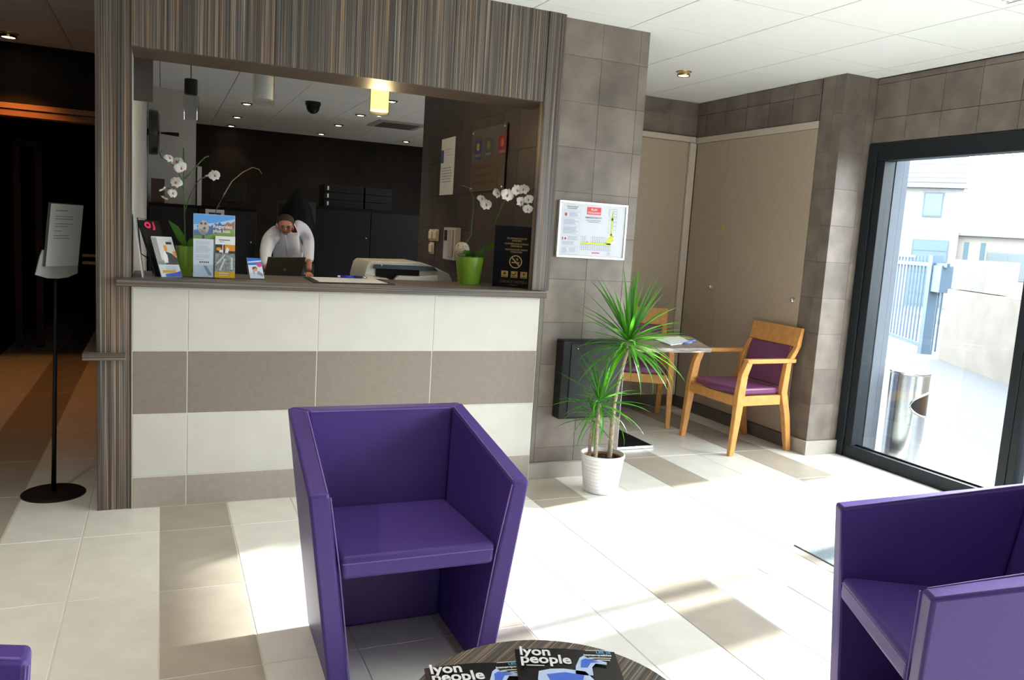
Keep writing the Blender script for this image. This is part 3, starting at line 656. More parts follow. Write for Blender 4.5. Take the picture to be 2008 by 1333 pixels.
for k in range(6): MB().box(2.17, 5.12+.075*k, 2.545, 2.59, 5.16+.075*k, 2.5515).build('slat', mat('vent_dark', (.12, .11, .10), .6), av)
# ------------------------------------------------------------------ wall clock and bracket in the office
wk = tag(empty('wall_clock', (-.237, 4.28, 2.115)), 'dark round wall clock seen from the side on the white office wall', 'clock')
b = MB().lathe([(.20, 0), (.205, .02), (.20, .075), (.17, .088)], 40)
b.v = [(-.2375+p[2]+.012, 4.28+p[0], 2.115+p[1]) for p in b.v]; b.build('case', mat('gunmetal', (.10, .10, .105), .25, .8), wk, smooth=40)
b = MB().lathe([(.165, .0885), (.002, .094)], 40, cap0=False); b.v = [(-.2375+p[2]+.012, 4.28+p[0], 2.115+p[1]) for p in b.v]; b.build('face', mat('clock_face', (.16, .15, .13), .2), wk, smooth=40)
MB().tube([(-.24, 4.28, 2.115), (-.224, 4.28, 2.115)], .03, 12).build('wall_mount', BLACK, wk)
br = MB().tube([(-.1255, 4.28, 2.118), (-.06, 4.28, 2.118), (.03, 4.28, 2.116)], [.008, .014, .019], 10).build('hand_rod', BLACK, wk, smooth=40)

# ------------------------------------------------------------------ office furniture
def cupboard(name, x0, y0, x1, y1, h, nd, label, group='black office cupboards'):
    t = tag(empty(name, ((x0+x1)/2, (y0+y1)/2, 0)), label, 'cupboard', group)
    MB().box(x0, y0+.02, 0, x1, y1, h).build('carcass', BLACKM, t, bevel=.003)
    w = (x1-x0)/nd
    for k in range(nd):
        d = MB().box(x0+w*k+.004, y0, .06, x0+w*(k+1)-.004, y0+.019, h-.03).build('door', BLACK, t, bevel=.002)
        MB().sphere((x0+w*(k+1)-.05, y0-.008, h-.32), .009, 8, 6).build('knob', CHROME, d)
    return t
cupboard('office_cupboard', -.225, 4.15, .195, 4.58, 1.478, 1, 'black office cupboard in front of the white partition')
cupboard('office_cupboard', .205, 4.15, .725, 4.58, 1.478, 1, 'black office cupboard right of the partition, carrying a monitor')
cupboard('office_cupboard', 1.43, 5.02, 2.66, 5.5, 1.565, 2, 'wide black office cupboard behind the man, carrying stacked boxes')
mo = tag(empty('monitor', (.48, 4.36, 1.478)), 'black monitor on top of the office cupboard', 'monitor')
MB().box(.33, 4.35, 1.53, .64, 4.38, 1.72).build('screen', BLACK, mo, bevel=.004)
MB().box(.40, 4.30, 1.479, .56, 4.44, 1.49).build('foot', BLACK, mo); MB().box(.46, 4.381, 1.49, .50, 4.40, 1.60).build('stem', BLACK, mo)
bxs = tag(MB().box(-.205, 4.25, 1.479, -.09, 4.45, 1.70).build('storage_box', mat('brown_card', (.07, .04, .028), .6), bevel=.003), 'small dark brown box on the cupboard beside the white wall', 'box')
wpn = tag(MB().box(.205, 4.585, 1.479, .245, 4.596, 1.86).build('white_strip', WHITE), 'narrow white board edge standing on the cupboard by the partition', 'board')
pf = tag(empty('picture_frame', (.345, 4.12, 1.479)), 'white framed picture standing behind the brochure rack', 'picture')
pf.location = (.345, 4.12, 1.30); pf['_at'] = [.345, 4.12, 1.30]
MB().box(.262, 4.125, 1.30, .428, 4.135, 1.449).build('backing', PAPER, pf)
MB().box(.291, 4.122, 1.32, .400, 4.1245, 1.420).build('picture', mat('navy_picture', (.02, .03, .09), .4), pf)
for n, (x0, x1) in enumerate(((1.53, 1.97), (1.99, 2.30))):
    for k in range(3):
        z = 1.566+.083*k
        t = tag(empty('archive_box', ((x0+x1)/2, 5.2, z)), '%s black archive box of the %s stack on the cupboard' % (('bottom', 'middle', 'top')[k], ('left', 'right')[n]), 'box', 'archive boxes stacked on the cupboard')
        MB().box(x0, 5.10, z, x1, 5.42, z+.080).build('case', BLACK, t, bevel=.004)
        if n == 0: MB().box(x0+.035, 5.097, z+.020, x0+.052, 5.0995, z+.062).build('label', PAPER, t)
def coat(x, y, z0, z1, w, label):
    pr = [(.03, z1), (w*.35, z1-.06), (w*.75, z1-.20), (w, z1-.42), (w*1.0, z0)]
    b = MB(); n = 20; vs = []; fs = []
    for r, z in pr:
        for i in range(n): a = 2*PI*i/n; q = r*(1+.06*math.sin(5*a)); vs.append((x+q*math.cos(a), y+.5*q*math.sin(a), z))
    for k in range(len(pr)-1):
        for i in range(n): j = (i+1) % n; fs.append((k*n+i, k*n+j, (k+1)*n+j, (k+1)*n+i))
    fs += [list(range(n)), [(len(pr)-1)*n+i for i in range(n)]]
    tag(b.add(vs, fs).build('coat', BLACKM, smooth=True), label, 'coat')
coat(1.20, 4.79, .95, 1.72, .20, 'black coat hanging on the dark panel behind the man')
pillar_o = tag(MB().box(1.02, 4.92, 0, 1.415, 4.99, 1.60).build('screen_divider', mat('dark_divider', (.035, .032, .030), .6)), 'dark upright panel beside the wide cupboard, a coat hung on it', 'panel')
sd = tag(empty('staff_desk', (.95, 2.95, 0)), 'dark staff desk behind the counter carrying the laptop', 'desk')
MB().box(.35, 2.25, .850, 1.60, 3.58, .880).build('desktop', BLACKM, sd, bevel=.003)
for x, y in ((.40, 2.3), (1.55, 2.3), (.40, 3.53), (1.55, 3.53)): MB().box(x-.03, y-.03, 0, x+.03, y+.03, .849).build('leg', BLACK, sd)
lp = tag(empty('laptop', (.77, 2.65, .8805)), 'open grey laptop in front of the man, lid seen from behind', 'laptop')
LAPM = mat('laptop_grey', (.10, .097, .095), .4)
MB().hexa([(.620, 2.60, .890), (.905, 2.60, .890), (.905, 2.61, .890), (.620, 2.61, .890), (.648, 2.52, 1.097), (.938, 2.52, 1.108), (.938, 2.53, 1.110), (.648, 2.53, 1.099)]).build('lid', LAPM, lp, bevel=.003)
MB().box(.620, 2.60, .881, .905, 2.82, .898).build('keyboard_base', LAPM, lp, bevel=.003)
MB().add([(.630, 2.6115, .910), (.900, 2.6115, .910), (.925, 2.5345, 1.095), (.655, 2.5345, 1.090)], [(0, 1, 2, 3)]).build('screen', mat('laptop_screen', (.6, .7, .9), .3, emit=(.75, .85, 1), estr=5), lp)
b = MB().lathe([(.011, 0), (.011, .0015)], 16); b.v = [(.783+p[0], 2.5565-p[2]+.39*(-p[1]), 1.0+p[1]) for p in b.v]; b.build('emblem', mat('emblem_grey', (.35, .33, .32), .3), lp)
ss = tag(empty('staff_shelf', (1.2, .78, 0)), 'low dark shelf behind the worktop under the printer', 'shelf')
MB().box(.75, .505, .97, 1.818, 1.02, 1.0).build('board', BLACKM, ss)
for x in (.78, 1.76): MB().box(x, .53, 0, x+.04, .98, .969).build('support', BLACKM, ss)
# printer
pn = tag(empty('printer', (1.23, .75, 1.0)), 'white desktop printer behind the worktop beside the green pot', 'printer')
PRW = mat('printer_white', (.62, .60, .55), .4); PRD = mat('printer_slate', (.03, .04, .055), .3)
prof = [(.955, 1.001), (.962, 1.10), (.978, 1.165), (.996, 1.183), (1.300, 1.190), (1.385, 1.166), (1.478, 1.128), (1.500, 1.095), (1.502, 1.001)]
MB().prism(prof[::-1], .600, .98, 'y').build('body', PRW, pn, bevel=.006)
MB().box(1.03, .590, 1.086, 1.290, .5985, 1.142).build('paper_slot', BLACKM, pn)
MB().hexa([(1.01, .572, 1.143), (1.40, .572, 1.143), (1.40, .599, 1.143), (1.01, .599, 1.143), (1.02, .575, 1.168), (1.375, .575, 1.168), (1.375, .599, 1.168), (1.02, .599, 1.168)]).build('control_panel', PRD, pn, bevel=.002)
MB().prism([(1.13, 1.001), (1.13, 1.086), (1.155, 1.108), (1.275, 1.108), (1.39, 1.118), (1.405, 1.001)][::-1], .545, .598, 'y').build('tray', PRW, pn, bevel=.003)
MB().hexa([(.960, .52, 1.001), (1.10, .52, 1.001), (1.10, .598, 1.001), (.960, .598, 1.001), (.960, .53, 1.094), (1.09, .53, 1.088), (1.09, .598, 1.092), (.960, .598, 1.106)]).build('paper_tray', PRW, pn, bevel=.003)
MB().sphere((1.055, .571, 1.163), .008, 10, 8).build('button', STEEL, pn)

# ------------------------------------------------------------------ things on the office side wall
XF = 1.8175
no = tag(empty('wall_notice', (XF, 1.75, 1.86)), 'tall white notice with a blue tab on the dark side wall', 'notice')
MB().box(XF-.004, 1.585, 1.648, XF, 1.885, 2.060).build('sheet', PAPER, no)
FW = Frame((XF-.004, 1.885, 1.648), (0, -1, 0), (0, 0, 1))
polys('blue_tab', no, FW, [rect(-.0, .235, .065, .330)], mat('tab_blue', (.04, .10, .32), .5)); polys('print_lines', no, FW, rows(.03, .20, .27, 6, .020, .008, 2, .12)+rows(.10, .33, .26, 3, .02, .004, 8, .4), INKL)
po = tag(empty('acrylic_panel', (XF, .91, 1.85)), 'clear acrylic panel with three coloured badges on the dark side wall', 'sign')
MB().box(XF-.012, .610, 1.655, XF-.006, 1.205, 2.060).build('panel', mat('smoked_acrylic', (.075, .062, .052), .2), po, bevel=.001)
FP = Frame((XF-.012, 1.205, 1.655), (0, -1, 0), (0, 0, 1))
for q, c in enumerate(((.02, .04, .18), (.025, .055, .05), (.15, .008, .012))):
    a = .06+.19*q+(.04 if q == 2 else 0)
    polys('badge', po, FP, [rect(a, .215, a+.12, .335)], mat('badge_%d' % q, c, .4)); polys('badge_emblem', po, FP, [ell(a+.06, .29, .028, .026)], mat('badge_gold_%d' % q, [(.28, .23, .03), (.16, .12, .02), (.35, .08, .02)][q], .4), .0014)
    polys('badge_band', po, FP, [rect(a+.015, .228, a+.105, .242)], mat('badge_band', (.14, .12, .14), .4), .0014)
polys('bronze_plate', po, FP, [rect(.02, .01, .50, .19)], mat('bronze_plate', (.075, .045, .025), .4)); polys('print_lines', po, FP, rows(.06, .165, .45, 3, .05, .02, 2, .2), mat('bronze_ink', (.05, .035, .025), .5), .0014)
for a in (.02, .57):
    for c in (.02, .385): MB().sphere((XF-.013, 1.205-a, 1.655+c), .008, 8, 6).build('screw', STEEL, po)
CREAM = mat('cream_switch', (.62, .54, .40), .4)
for (y, z, lb) in ((2.02, 1.345, 'upper left'), (1.90, 1.347, 'upper right'), (2.00, 1.245, 'lower')):
    t = tag(empty('light_switch', (XF, y, z)), 'cream switch on the dark side wall, %s of three' % lb, 'switch', 'switches on the office side wall')
    MB().box(XF-.012, y-.05, z-.045, XF, y+.05, z+.045).build('plate', CREAM, t, bevel=.004); MB().box(XF-.024, y-.036, z-.032, XF-.0125, y+.036, z+.032).build('rocker', CREAM, t, bevel=.006)
ph = tag(empty('intercom', (XF, 1.45, 1.30)), 'white wall intercom with a dark screen behind the green pot', 'intercom')
MB().box(XF-.05, 1.36, 1.180, XF, 1.60, 1.410).build('body', mat('intercom_white', (.55, .54, .56), .4), ph, bevel=.005)
MB().box(XF-.054, 1.52, 1.315, XF-.0505, 1.575, 1.39).build('screen', BLACK, ph); MB().box(XF-.066, 1.375, 1.20, XF-.0505, 1.46, 1.395).build('handset', mat('intercom_grey', (.42, .41, .43), .4), ph, bevel=.006)
# black board with gilt lettering
sg = tag(empty('smoking_sign', (1.71, .175, WT)), 'black board with gold no-smoking lettering standing at the right end of the worktop', 'sign')
SU = Vector((.185, -.120, 0)).normalized(); FS = Frame((1.615, .235, WT+.001), SU, (0, 0, 1))
slab(FS, rect(0, 0, .220, .345), -.006, 0).build('board', mat('sign_black', (.006, .006, .008), .55, spec=.15), sg)
slab(FS, rect(.07, 0, .15, .004), -.06, -.0062).build('foot', BLACK, sg)
GOLD = mat('gilt_ink', (.58, .38, .12), .45); GOLDD = mat('gilt_dim', (.22, .17, .09), .45)
for z, t_ in ((.272, '"NO SMOKING ROOMS"'), (.260, 'AVAILABLE'), (.242, '"CHAMBRES NON-FUMEURS"'), (.229, 'DISPONIBLES'), (.209, '"NICHTRAUCHER ZIMMER"'), (.196, 'VORHANDEN')): text(sg, FS, .128, z, t_, .0125, GOLD, sx=.88)
def ring(cx, cy, ro, ri, n=32):
    P = lambda r, k: (cx+r*math.cos(2*PI*k/n), cy+r*math.sin(2*PI*k/n))
    return [[P(ro, k), P(ro, k+1), P(ri, k+1), P(ri, k)] for k in range(n)]
cxs, czs = .128, .146
polys('no_smoking_symbol', sg, FS, ring(cxs, czs, .037, .0315)+[[(cxs-.027, czs+.022), (cxs-.022, czs+.027), (cxs+.027, czs-.022), (cxs+.022, czs-.027)], rect(cxs-.023, czs-.008, cxs+.022, czs-.002)]+[[(cxs+.0, czs+.016), (cxs+.010, czs+.020), (cxs+.014, czs+.010), (cxs+.006, czs+.004), (cxs+.010, czs+.011)]], GOLD)
for q in range(3):
    a = .050+.055*q; polys('badge', sg, FS, [rect(a, .056, a+.038, .092)], GOLD)
polys('badge_emblem', sg, FS, [ell(.069, .078, .009, .009), [(.107, .084), (.115, .074), (.123, .076), (.137, .090), (.134, .073), (.123, .067), (.110, .070)], ell(.179, .078, .007, .007)]+[rect(.054+.055*q, .059, .084+.055*q, .063) for q in range(3)], mat('badge_dark', (.12, .05, .01), .5), .0014)
text(sg, FS, .122, .025, 'CHOICE HOTELS', .0205, GOLDD, name='hotel_lettering'); text(sg, FS, .122, .011, 'EUROPE', .009, GOLDD, sx=1.3)

# ------------------------------------------------------------------ things on the worktop
WZ = WT+.0008
# leaning white-edged board
lb = tag(empty('leaning_board', (-.215, .12, WZ)), 'thin white-edged board leaning against the column on the worktop', 'board')
MB().hexa([(-.196, .02, WZ), (-.190, .02, WZ), (-.190, .25, WZ), (-.196, .25, WZ), (-.236, .10, 1.372), (-.231, .10, 1.374), (-.231, .28, 1.374), (-.236, .28, 1.372)]).build('panel', mat('board_edge', (.50, .50, .52), .4), lb)
# wire brochure holder behind
wh = tag(empty('wire_rack', (-.17, .22, WZ)), 'thin dark wire rack behind the black brochures', 'rack')
MB().tube([(-.150, .20, WZ+.004), (-.165, .22, 1.16), (-.205, .27, 1.185), (-.222, .30, 1.355), (-.185, .34, 1.350), (-.160, .30, 1.17)], .003, 6).build('wire', BLACK, wh)
def leaf_card(name, o, u, v, w, h, th, m, label, cat='brochure', group=None):
    F = Frame(o, u, v); t = tag(empty(name, o), label, cat, group); slab(F, rect(0, 0, w, h), -th, 0).build('cover', m, t); return t, F
ub = Vector((.80, .60, 0)); vb = Vector((-.085, .10, .27)).normalized()
t, F = leaf_card('brochure', (-.135, .115, WZ+.002), ub, vb, .108, .285, .012, mat('brochure_black', (.008, .007, .010), .25), 'black brochure with pink lettering standing behind the clear holder')
text(t, F, .05, .245, 'O J', .040, mat('hot_pink', (.75, .02, .10), .4), bold=.003, name='pink_lettering')
hd = tag(empty('leaflet_holder', (-.075, .10, WZ)), 'clear acrylic leaflet holder at the left end of the worktop', 'holder')
uh = Vector((.88, .47, 0)); vh = Vector((-.055, .09, .21)).normalized(); Fh2 = Frame((-.112, .068, WZ+.002), uh, vh)
ACR = glass_mat('acrylic', (.93, .95, .96), .025, .08)
slab(Fh2, rect(-.004, 0, .104, .075), .004, .0065).build('front_pocket', ACR, hd); slab(Fh2, rect(-.004, 0, .104, .20), -.012, -.0095).build('back_plate', ACR, hd)
MB().hexa([(-.120, .06, WZ), (-.02, .115, WZ), (-.045, .17, WZ), (-.14, .12, WZ), (-.120, .06, WZ+.003), (-.02, .115, WZ+.003), (-.045, .17, WZ+.003), (-.14, .12, WZ+.003)]).build('foot', ACR, hd)
t, F = leaf_card('leaflet', tuple(Fh2.o), uh, vh, .100, .205, .006, PAPER, 'hotel room leaflet with a blue corner in the clear holder')
polys('room_picture', t, F, [rect(.0, .062, .1, .2)], mat('photo_grey', (.30, .29, .28), .4)); polys('room_light', t, F, [rect(.022, .085, .1, .2)], mat('photo_pale', (.66, .66, .66), .4), .001)
polys('room_bed', t, F, [[(.035, .062), (.1, .062), (.1, .095), (.078, .118), (.05, .13), (.055, .09)], rect(.062, .165, .09, .178)], mat('photo_dark', (.05, .05, .05), .4), .0012); polys('room_linen', t, F, [[(.03, .07), (.05, .07), (.055, .11), (.042, .132), (.035, .11)]], PAPER, .0014)
polys('room_lamp', t, F, [rect(.046, .130, .062, .160), rect(.085, .105, .1, .13)], mat('photo_orange', (.75, .30, .03), .4), .0014)
polys('blue_corner', t, F, [[(.022, .0), (.1, .0), (.1, .030), (.07, .02), (.022, .014)]], mat('corner_blue', (.02, .06, .50), .4), .0012); polys('orange_band', t, F, [rect(.01, .020, .075, .033)], mat('band_orange', (.75, .35, .02), .4), .0014)
polys('print_lines', t, F, rows(.03, .052, .09, 3, .007, .0025, 3), INKL)
# orchids
def flower_mesh(name, tint):
    b = MB()
    for k, (a, ln, w) in enumerate(((90, .030, .026), (10, .033, .044), (170, .033, .044), (-58, .029, .024), (-122, .029, .024))):
        ca, sa = math.cos(R(a)), math.sin(R(a)); n = 6; vs = []; fs = []
        for q in range(n+1):
            t = q/n; hw = w/2*math.sin(PI*min(1, .12+.88*t))**.7 if q < n else .001
            r = .003+ln*t; z = .004*math.sin(t*PI)-.006*t*t
            vs += [(ca*r-sa*hw, sa*r+ca*hw, z-.002), (ca*r, sa*r, z+.001), (ca*r+sa*hw, sa*r-ca*hw, z-.002)]
        for q in range(n): j = 3*q; fs += [(j, j+1, j+4, j+3), (j+1, j+2, j+5, j+4)]
        b.add(vs, fs)
    me = b.mesh(name, PETAL); me.polygons.foreach_set('use_smooth', [True]*len(me.polygons)); return me
FLM = flower_mesh('flower', 0)
LIPM = MB().sphere((0, -.003, .005), .0042, 8, 6, (.8, 1.2, .9)).sphere((0, -.008, .004), .0036, 8, 6, (1.2, .7, .6)).mesh('lip', mat('orchid_lip', (.45, .01, .10), .4))
YEL = MB().sphere((0, .002, .006), .0035, 8, 6).mesh('column', mat('orchid_yellow', (.65, .45, .03), .4))
def orchid(name, at, label, pot_r0, pot_r1, pot_h, stems, flowers, leaves):
    t = tag(empty(name, at), label, 'plant', 'potted orchids on the worktop'); x, y, z = at
    MB().lathe([(pot_r0*.98, 0), (pot_r0, .003), (pot_r1*.97, pot_h*.82), (pot_r1, pot_h-.004), (pot_r1, pot_h), (pot_r1-.005, pot_h), (pot_r1-.008, pot_h*.8)], 40, at, True, False).build('pot', GREENPOT, t, smooth=50)
    MB().lathe([(pot_r1-.009, pot_h*.82), (.003, pot_h*.88)], 24, at).build('soil', SOIL, t)
    for pts, r, m in stems: MB().tube(pts, r, 7).build('stem', m, t, smooth=True)
    rr = random.Random(len(flowers))
    for (p, tilt, yw, sc) in flowers:
        o = bpy.data.objects.new('flower', FLM); COL.objects.link(o); o.parent = t; o.location = Vector(p)-Vector(at)
        o.rotation_euler = Euler((R(90-tilt), R(rr.uniform(-25, 25)), R(yw)), 'XYZ'); o.scale = (sc,)*3
        for nm, me in (('lip', LIPM), ('column', YEL)): q = bpy.data.objects.new(nm, me); COL.objects.link(q); q.parent = o
    for pts, w in leaves:
        vs = []; fs = []; n = len(pts)
        P_ = [Vector(p) for p in pts]
        for k, p in enumerate(P_):
            d = (P_[min(k+1, n-1)]-P_[max(0, k-1)]).normalized(); s = d.cross(Vector((.25, .95, .2))).normalized(); hw = w*math.sin(PI*(.18+.80*k/(n-1)))
            vs += [p-s*hw, p, p+s*hw]
        for k in range(n-1): j = 3*k; fs += [(j, j+1, j+4, j+3), (j+1, j+2, j+5, j+4)]
        MB().add(vs, fs).build('leaf', OLEAF, t, smooth=True)
DRY = mat('dry_stem', (.22, .12, .06), .7)
orchid('potted_orchid', (-.010, .215, WZ), 'orchid with sparse white flowers in a green pot behind the brochure rack', .032, .042, .145,
       [([(-.008, .22, 1.20), (-.010, .22, 1.24), (-.015, .22, 1.45), (-.020, .22, 1.70)], .0035, STEMG),
        ([(-.012, .218, 1.36), (-.019, .22, 1.531), (-.046, .22, 1.594), (-.083, .22, 1.629), (-.118, .22, 1.647), (-.125, .22, 1.665), (-.114, .22, 1.678)], .0028, STEMG),
        ([(-.013, .215, 1.40), (-.016, .22, 1.500), (-.042, .22, 1.549), (-.053, .22, 1.524)], .0024, STEMG),
        ([(-.030, .217, 1.54), (-.062, .215, 1.50), (-.10, .215, 1.505)], .0018, DRY),
        ([(-.012, .22, 1.40), (.009, .22, 1.473), (.038, .22, 1.536), (.059, .22, 1.562), (.11, .22, 1.584)], .0026, STEMG),
        ([(-.014, .22, 1.555), (.015, .22, 1.587), (.049, .22, 1.634), (.076, .22, 1.665), (.094, .22, 1.672)], .0026, STEMG),
        ([(.010, .22, 1.20), (.10, .215, 1.33), (.137, .22, 1.433), (.167, .22, 1.497), (.201, .22, 1.561), (.248, .22, 1.607), (.296, .22, 1.636), (.327, .22, 1.629), (.342, .22, 1.608)], [.003, .003, .003, .003, .0026, .0024, .002, .0016, .001], DRY)],
       [((-.082, .212, 1.645), 35, 30, .75), ((-.050, .21, 1.632), 25, -10, .85), ((-.031, .205, 1.605), -20, 25, .95), ((-.052, .208, 1.535), 15, -20, .85), ((-.109, .21, 1.497), -60, 40, .62), ((-.066, .208, 1.482), 10, 30, .72), ((-.104, .21, 1.457), -65, -30, .55), ((.120, .21, 1.582), 10, 15, .85), ((.088, .215, 1.580), 70, -60, .45)],
       [([(-.010, .21, 1.235), (-.03, .20, 1.275), (-.055, .19, 1.32), (-.085, .18, 1.352)], .020), ([(.0, .215, 1.235), (.02, .20, 1.255), (.045, .18, 1.262), (.07, .17, 1.25)], .018)])
orchid('potted_orchid', (1.520, .36, WZ), 'orchid with full white flowers in a bright green pot at the right of the worktop', .064, .083, .155,
       [([(1.470, .36, 1.225), (1.479, .36, 1.253), (1.482, .36, 1.311), (1.519, .36, 1.371), (1.520, .36, 1.459), (1.525, .36, 1.532), (1.515, .36, 1.589), (1.497, .36, 1.63), (1.466, .36, 1.642), (1.429, .36, 1.642)], [.003]*6+[.0026, .0022, .0018, .0012], STEMG),
        ([(1.570, .36, 1.225), (1.591, .36, 1.267), (1.612, .34, 1.319), (1.628, .28, 1.437), (1.634, .2, 1.552), (1.656, .15, 1.612), (1.698, .12, 1.609), (1.728, .1, 1.586), (1.738, .08, 1.544)], .003, STEMG),
        ([(1.628, .28, 1.44), (1.605, .29, 1.50), (1.575, .29, 1.545)], .002, STEMG)],
       [((1.546, .295, 1.577), 25, 10, .80), ((1.566, .27, 1.545), 5, -5, 1.0), ((1.592, .18, 1.610), 20, 35, .95), ((1.629, .12, 1.600), -5, -5, 1.12), ((1.675, .10, 1.630), 5, 15, 1.0), ((1.710, .09, 1.637), 15, -30, .95), ((1.697, .085, 1.568), -10, 20, .9), ((1.734, .07, 1.583), 0, -40, .85), ((1.727, .055, 1.530), -15, -20, .85)],
       [([(1.50, .34, 1.245), (1.485, .31, 1.270), (1.455, .28, 1.272), (1.425, .26, 1.255)], .018), ([(1.52, .34, 1.245), (1.53, .30, 1.268), (1.555, .27, 1.262), (1.575, .25, 1.27)], .016), ([(1.54, .36, 1.245), (1.60, .35, 1.290), (1.65, .33, 1.318), (1.675, .33, 1.312)], .013)])
bl = tag(empty('rattan_ball', (1.470, .455, 1.215)), 'cream openwork ball resting in the rim of the bright green orchid pot', 'ball')
bl.location = (1.468, .36, 1.244); bl['_at'] = [1.468, .36, 1.244]
bb = MB(); q = random.Random(2); cc = Vector((1.468, .36, 1.284))
for k in range(22):
    ax = Vector((q.gauss(0, 1), q.gauss(0, 1), q.gauss(0, 1))).normalized(); o1 = ax.orthogonal().normalized(); o2 = ax.cross(o1); off = q.uniform(-.02, .02)
    rad = math.sqrt(.040**2-off**2); bb.tube([cc+ax*off+(o1*math.cos(2*PI*i/20)+o2*math.sin(2*PI*i/20))*rad for i in range(21)], .0032, 5, False)
bb.build('wicker', mat('wicker_cream', (.60, .53, .40), .7), bl, smooth=True)
MB().sphere(cc, .037, 16, 10).build('core', mat('wicker_core', (.25, .21, .15), .8), bl, smooth=True)
# brochure rack with the mountain poster
rk2 = tag(empty('brochure_rack', (.12, .15, WZ)), 'clear brochure rack topped by a mountain poster on the worktop', 'rack')
FR = Frame((.024, .130, WZ+.003), (1, .0, 0), (0, .05, 1))
slab(FR, rect(0, 0, .189, .302), -.004, 0).build('back_plate', mat('rack_back', (.55, .58, .62), .3), rk2)
slab(FR, rect(-.004, -.003, .195, .0), -.03, .055).build('foot', ACR, rk2)
SKY_ = mat('poster_sky', (.12, .36, .82), .35); MOU = mat('poster_mountain', (.10, .16, .34), .4); MOU2 = mat('poster_mountain_red', (.34, .17, .13), .4); MEA = mat('poster_meadow', (.22, .36, .10), .4)
polys('poster_sky', rk2, FR, [rect(.002, .185, .187, .300)], SKY_)
polys('poster_cloud', rk2, FR, [[(.002, .225), (.09, .245), (.187, .262), (.187, .285), (.10, .262), (.002, .25)]], mat('poster_cloud', (.45, .62, .85), .4), .001)
polys('poster_mountains', rk2, FR, [[(.002, .19), (.002, .222), (.03, .225), (.06, .232), (.09, .255), (.10, .262), (.108, .255), (.118, .268), (.13, .255), (.14, .258), (.14, .20), (.06, .19)]], MOU, .0012)
polys('poster_red_mountains', rk2, FR, [[(.13, .225), (.14, .256), (.155, .270), (.168, .262), (.187, .276), (.187, .225)]], MOU2, .0014)
polys('poster_meadow', rk2, FR, [[(.002, .184), (.002, .198), (.06, .200), (.10, .212), (.14, .222), (.187, .244), (.187, .184)]], MEA, .0016)
polys('viewer_head', rk2, FR, [ell(.045, .238, .025, .033, 20), [(.023, .228), (.067, .228), (.052, .202), (.038, .202)]], mat('viewer_grey', (.48, .46, .42), .4), .002)
polys('viewer_lenses', rk2, FR, [ell(.036, .256, .006, .006), ell(.054, .256, .006, .006), ell(.050, .234, .006, .006), rect(.040, .184, .050, .203), rect(.017, .238, .021, .246), rect(.069, .238, .073, .246)], mat('viewer_dark', (.10, .12, .13), .4), .0024)
text(rk2, FR, .088, .238, 'Regardez', .0235, PAPER, 'LEFT', h=.003, bold=.0004, name='poster_lettering'); text(rk2, FR, .088, .217, 'plus loin', .0235, PAPER, 'LEFT', h=.003, bold=.0004, name='poster_lettering')
slab(FR, rect(-.002, .0, .094, .060), .026, .028).build('pocket', ACR, rk2); slab(FR, rect(.096, .0, .191, .120), .026, .028).build('pocket', ACR, rk2)
t = tag(empty('leaflet', tuple(FR.p(.045, 0, .02))), 'pale blue text leaflet in the left pocket of the brochure rack', 'leaflet')
F = Frame(FR.p(0, 0, .022), FR.u, FR.v); slab(F, rect(.0, .001, .090, .182), -.010, 0).build('cover', mat('leaflet_ice', (.62, .70, .80), .4), t)
polys('print_lines', t, F, rows(.010, .172, .078, 3, .006, .002, 1, .1)+rows(.010, .150, .078, 6, .006, .002, 2, .2)+rows(.008, .106, .078, 3, .006, .002, 3, .2)+rows(.010, .085, .05, 1, .006, .003, 3), INKL); polys('logo_row', t, F, [rect(.028+.009*k, .068, .034+.009*k, .076) for k in range(5)], INK); polys('ray_picture', t, F, [[(.045, .055), (.06, .055), (.085, .01), (.07, .01)]], PALEB)
t = tag(empty('leaflet', tuple(FR.p(.143, 0, .02))), 'white leaflet with photographs in the right pocket of the brochure rack', 'leaflet')
F = Frame(FR.p(.097, 0, .014), FR.u, FR.v); slab(F, rect(.002, .045, .092, .200), -.006, 0).build('cover', PAPER, t); polys('print_lines', t, F, [rect(.018, .180, .068, .184), rect(.020, .172, .04, .174)], INK)
polys('photo_dark', t, F, [rect(.002, .118, .092, .160)], mat('photo_dark', (.05, .05, .05), .4)); polys('photo_orange', t, F, [rect(.045, .130, .092, .160), ell(.018, .138, .012, .008)], mat('photo_orange', (.75, .30, .03), .4), .0012); polys('photo_white', t, F, [rect(.034, .118, .038, .160), [(.045, .12), (.06, .12), (.065, .14), (.055, .15)], rect(.02, .122, .034, .134)], PAPER, .0014)
t = tag(empty('booklet', tuple(FR.p(.143, 0, .02))), 'booklet with a grey photograph and yellow foot at the front of the rack', 'booklet')
F = Frame(FR.p(.095, 0, .0225), FR.u, FR.v); slab(F, rect(.002, .0, .094, .118), -.006, 0).build('cover', mat('booklet_grey', (.36, .36, .36), .4, var=.6, scale=120), t)
polys('yellow_foot', t, F, [rect(.002, .0, .094, .030)], mat('yellow_foot', (.85, .48, .01), .4)); polys('photo_streaks', t, F, [[(.008, .07), (.045, .112), (.05, .108), (.012, .062)], rect(.074, .04, .084, .10), [(.02, .035), (.03, .035), (.05, .09), (.045, .095)]], PAPER); polys('print_lines', t, F, rows(.018, .024, .07, 2, .010, .003, 3), PAPER, .0012)
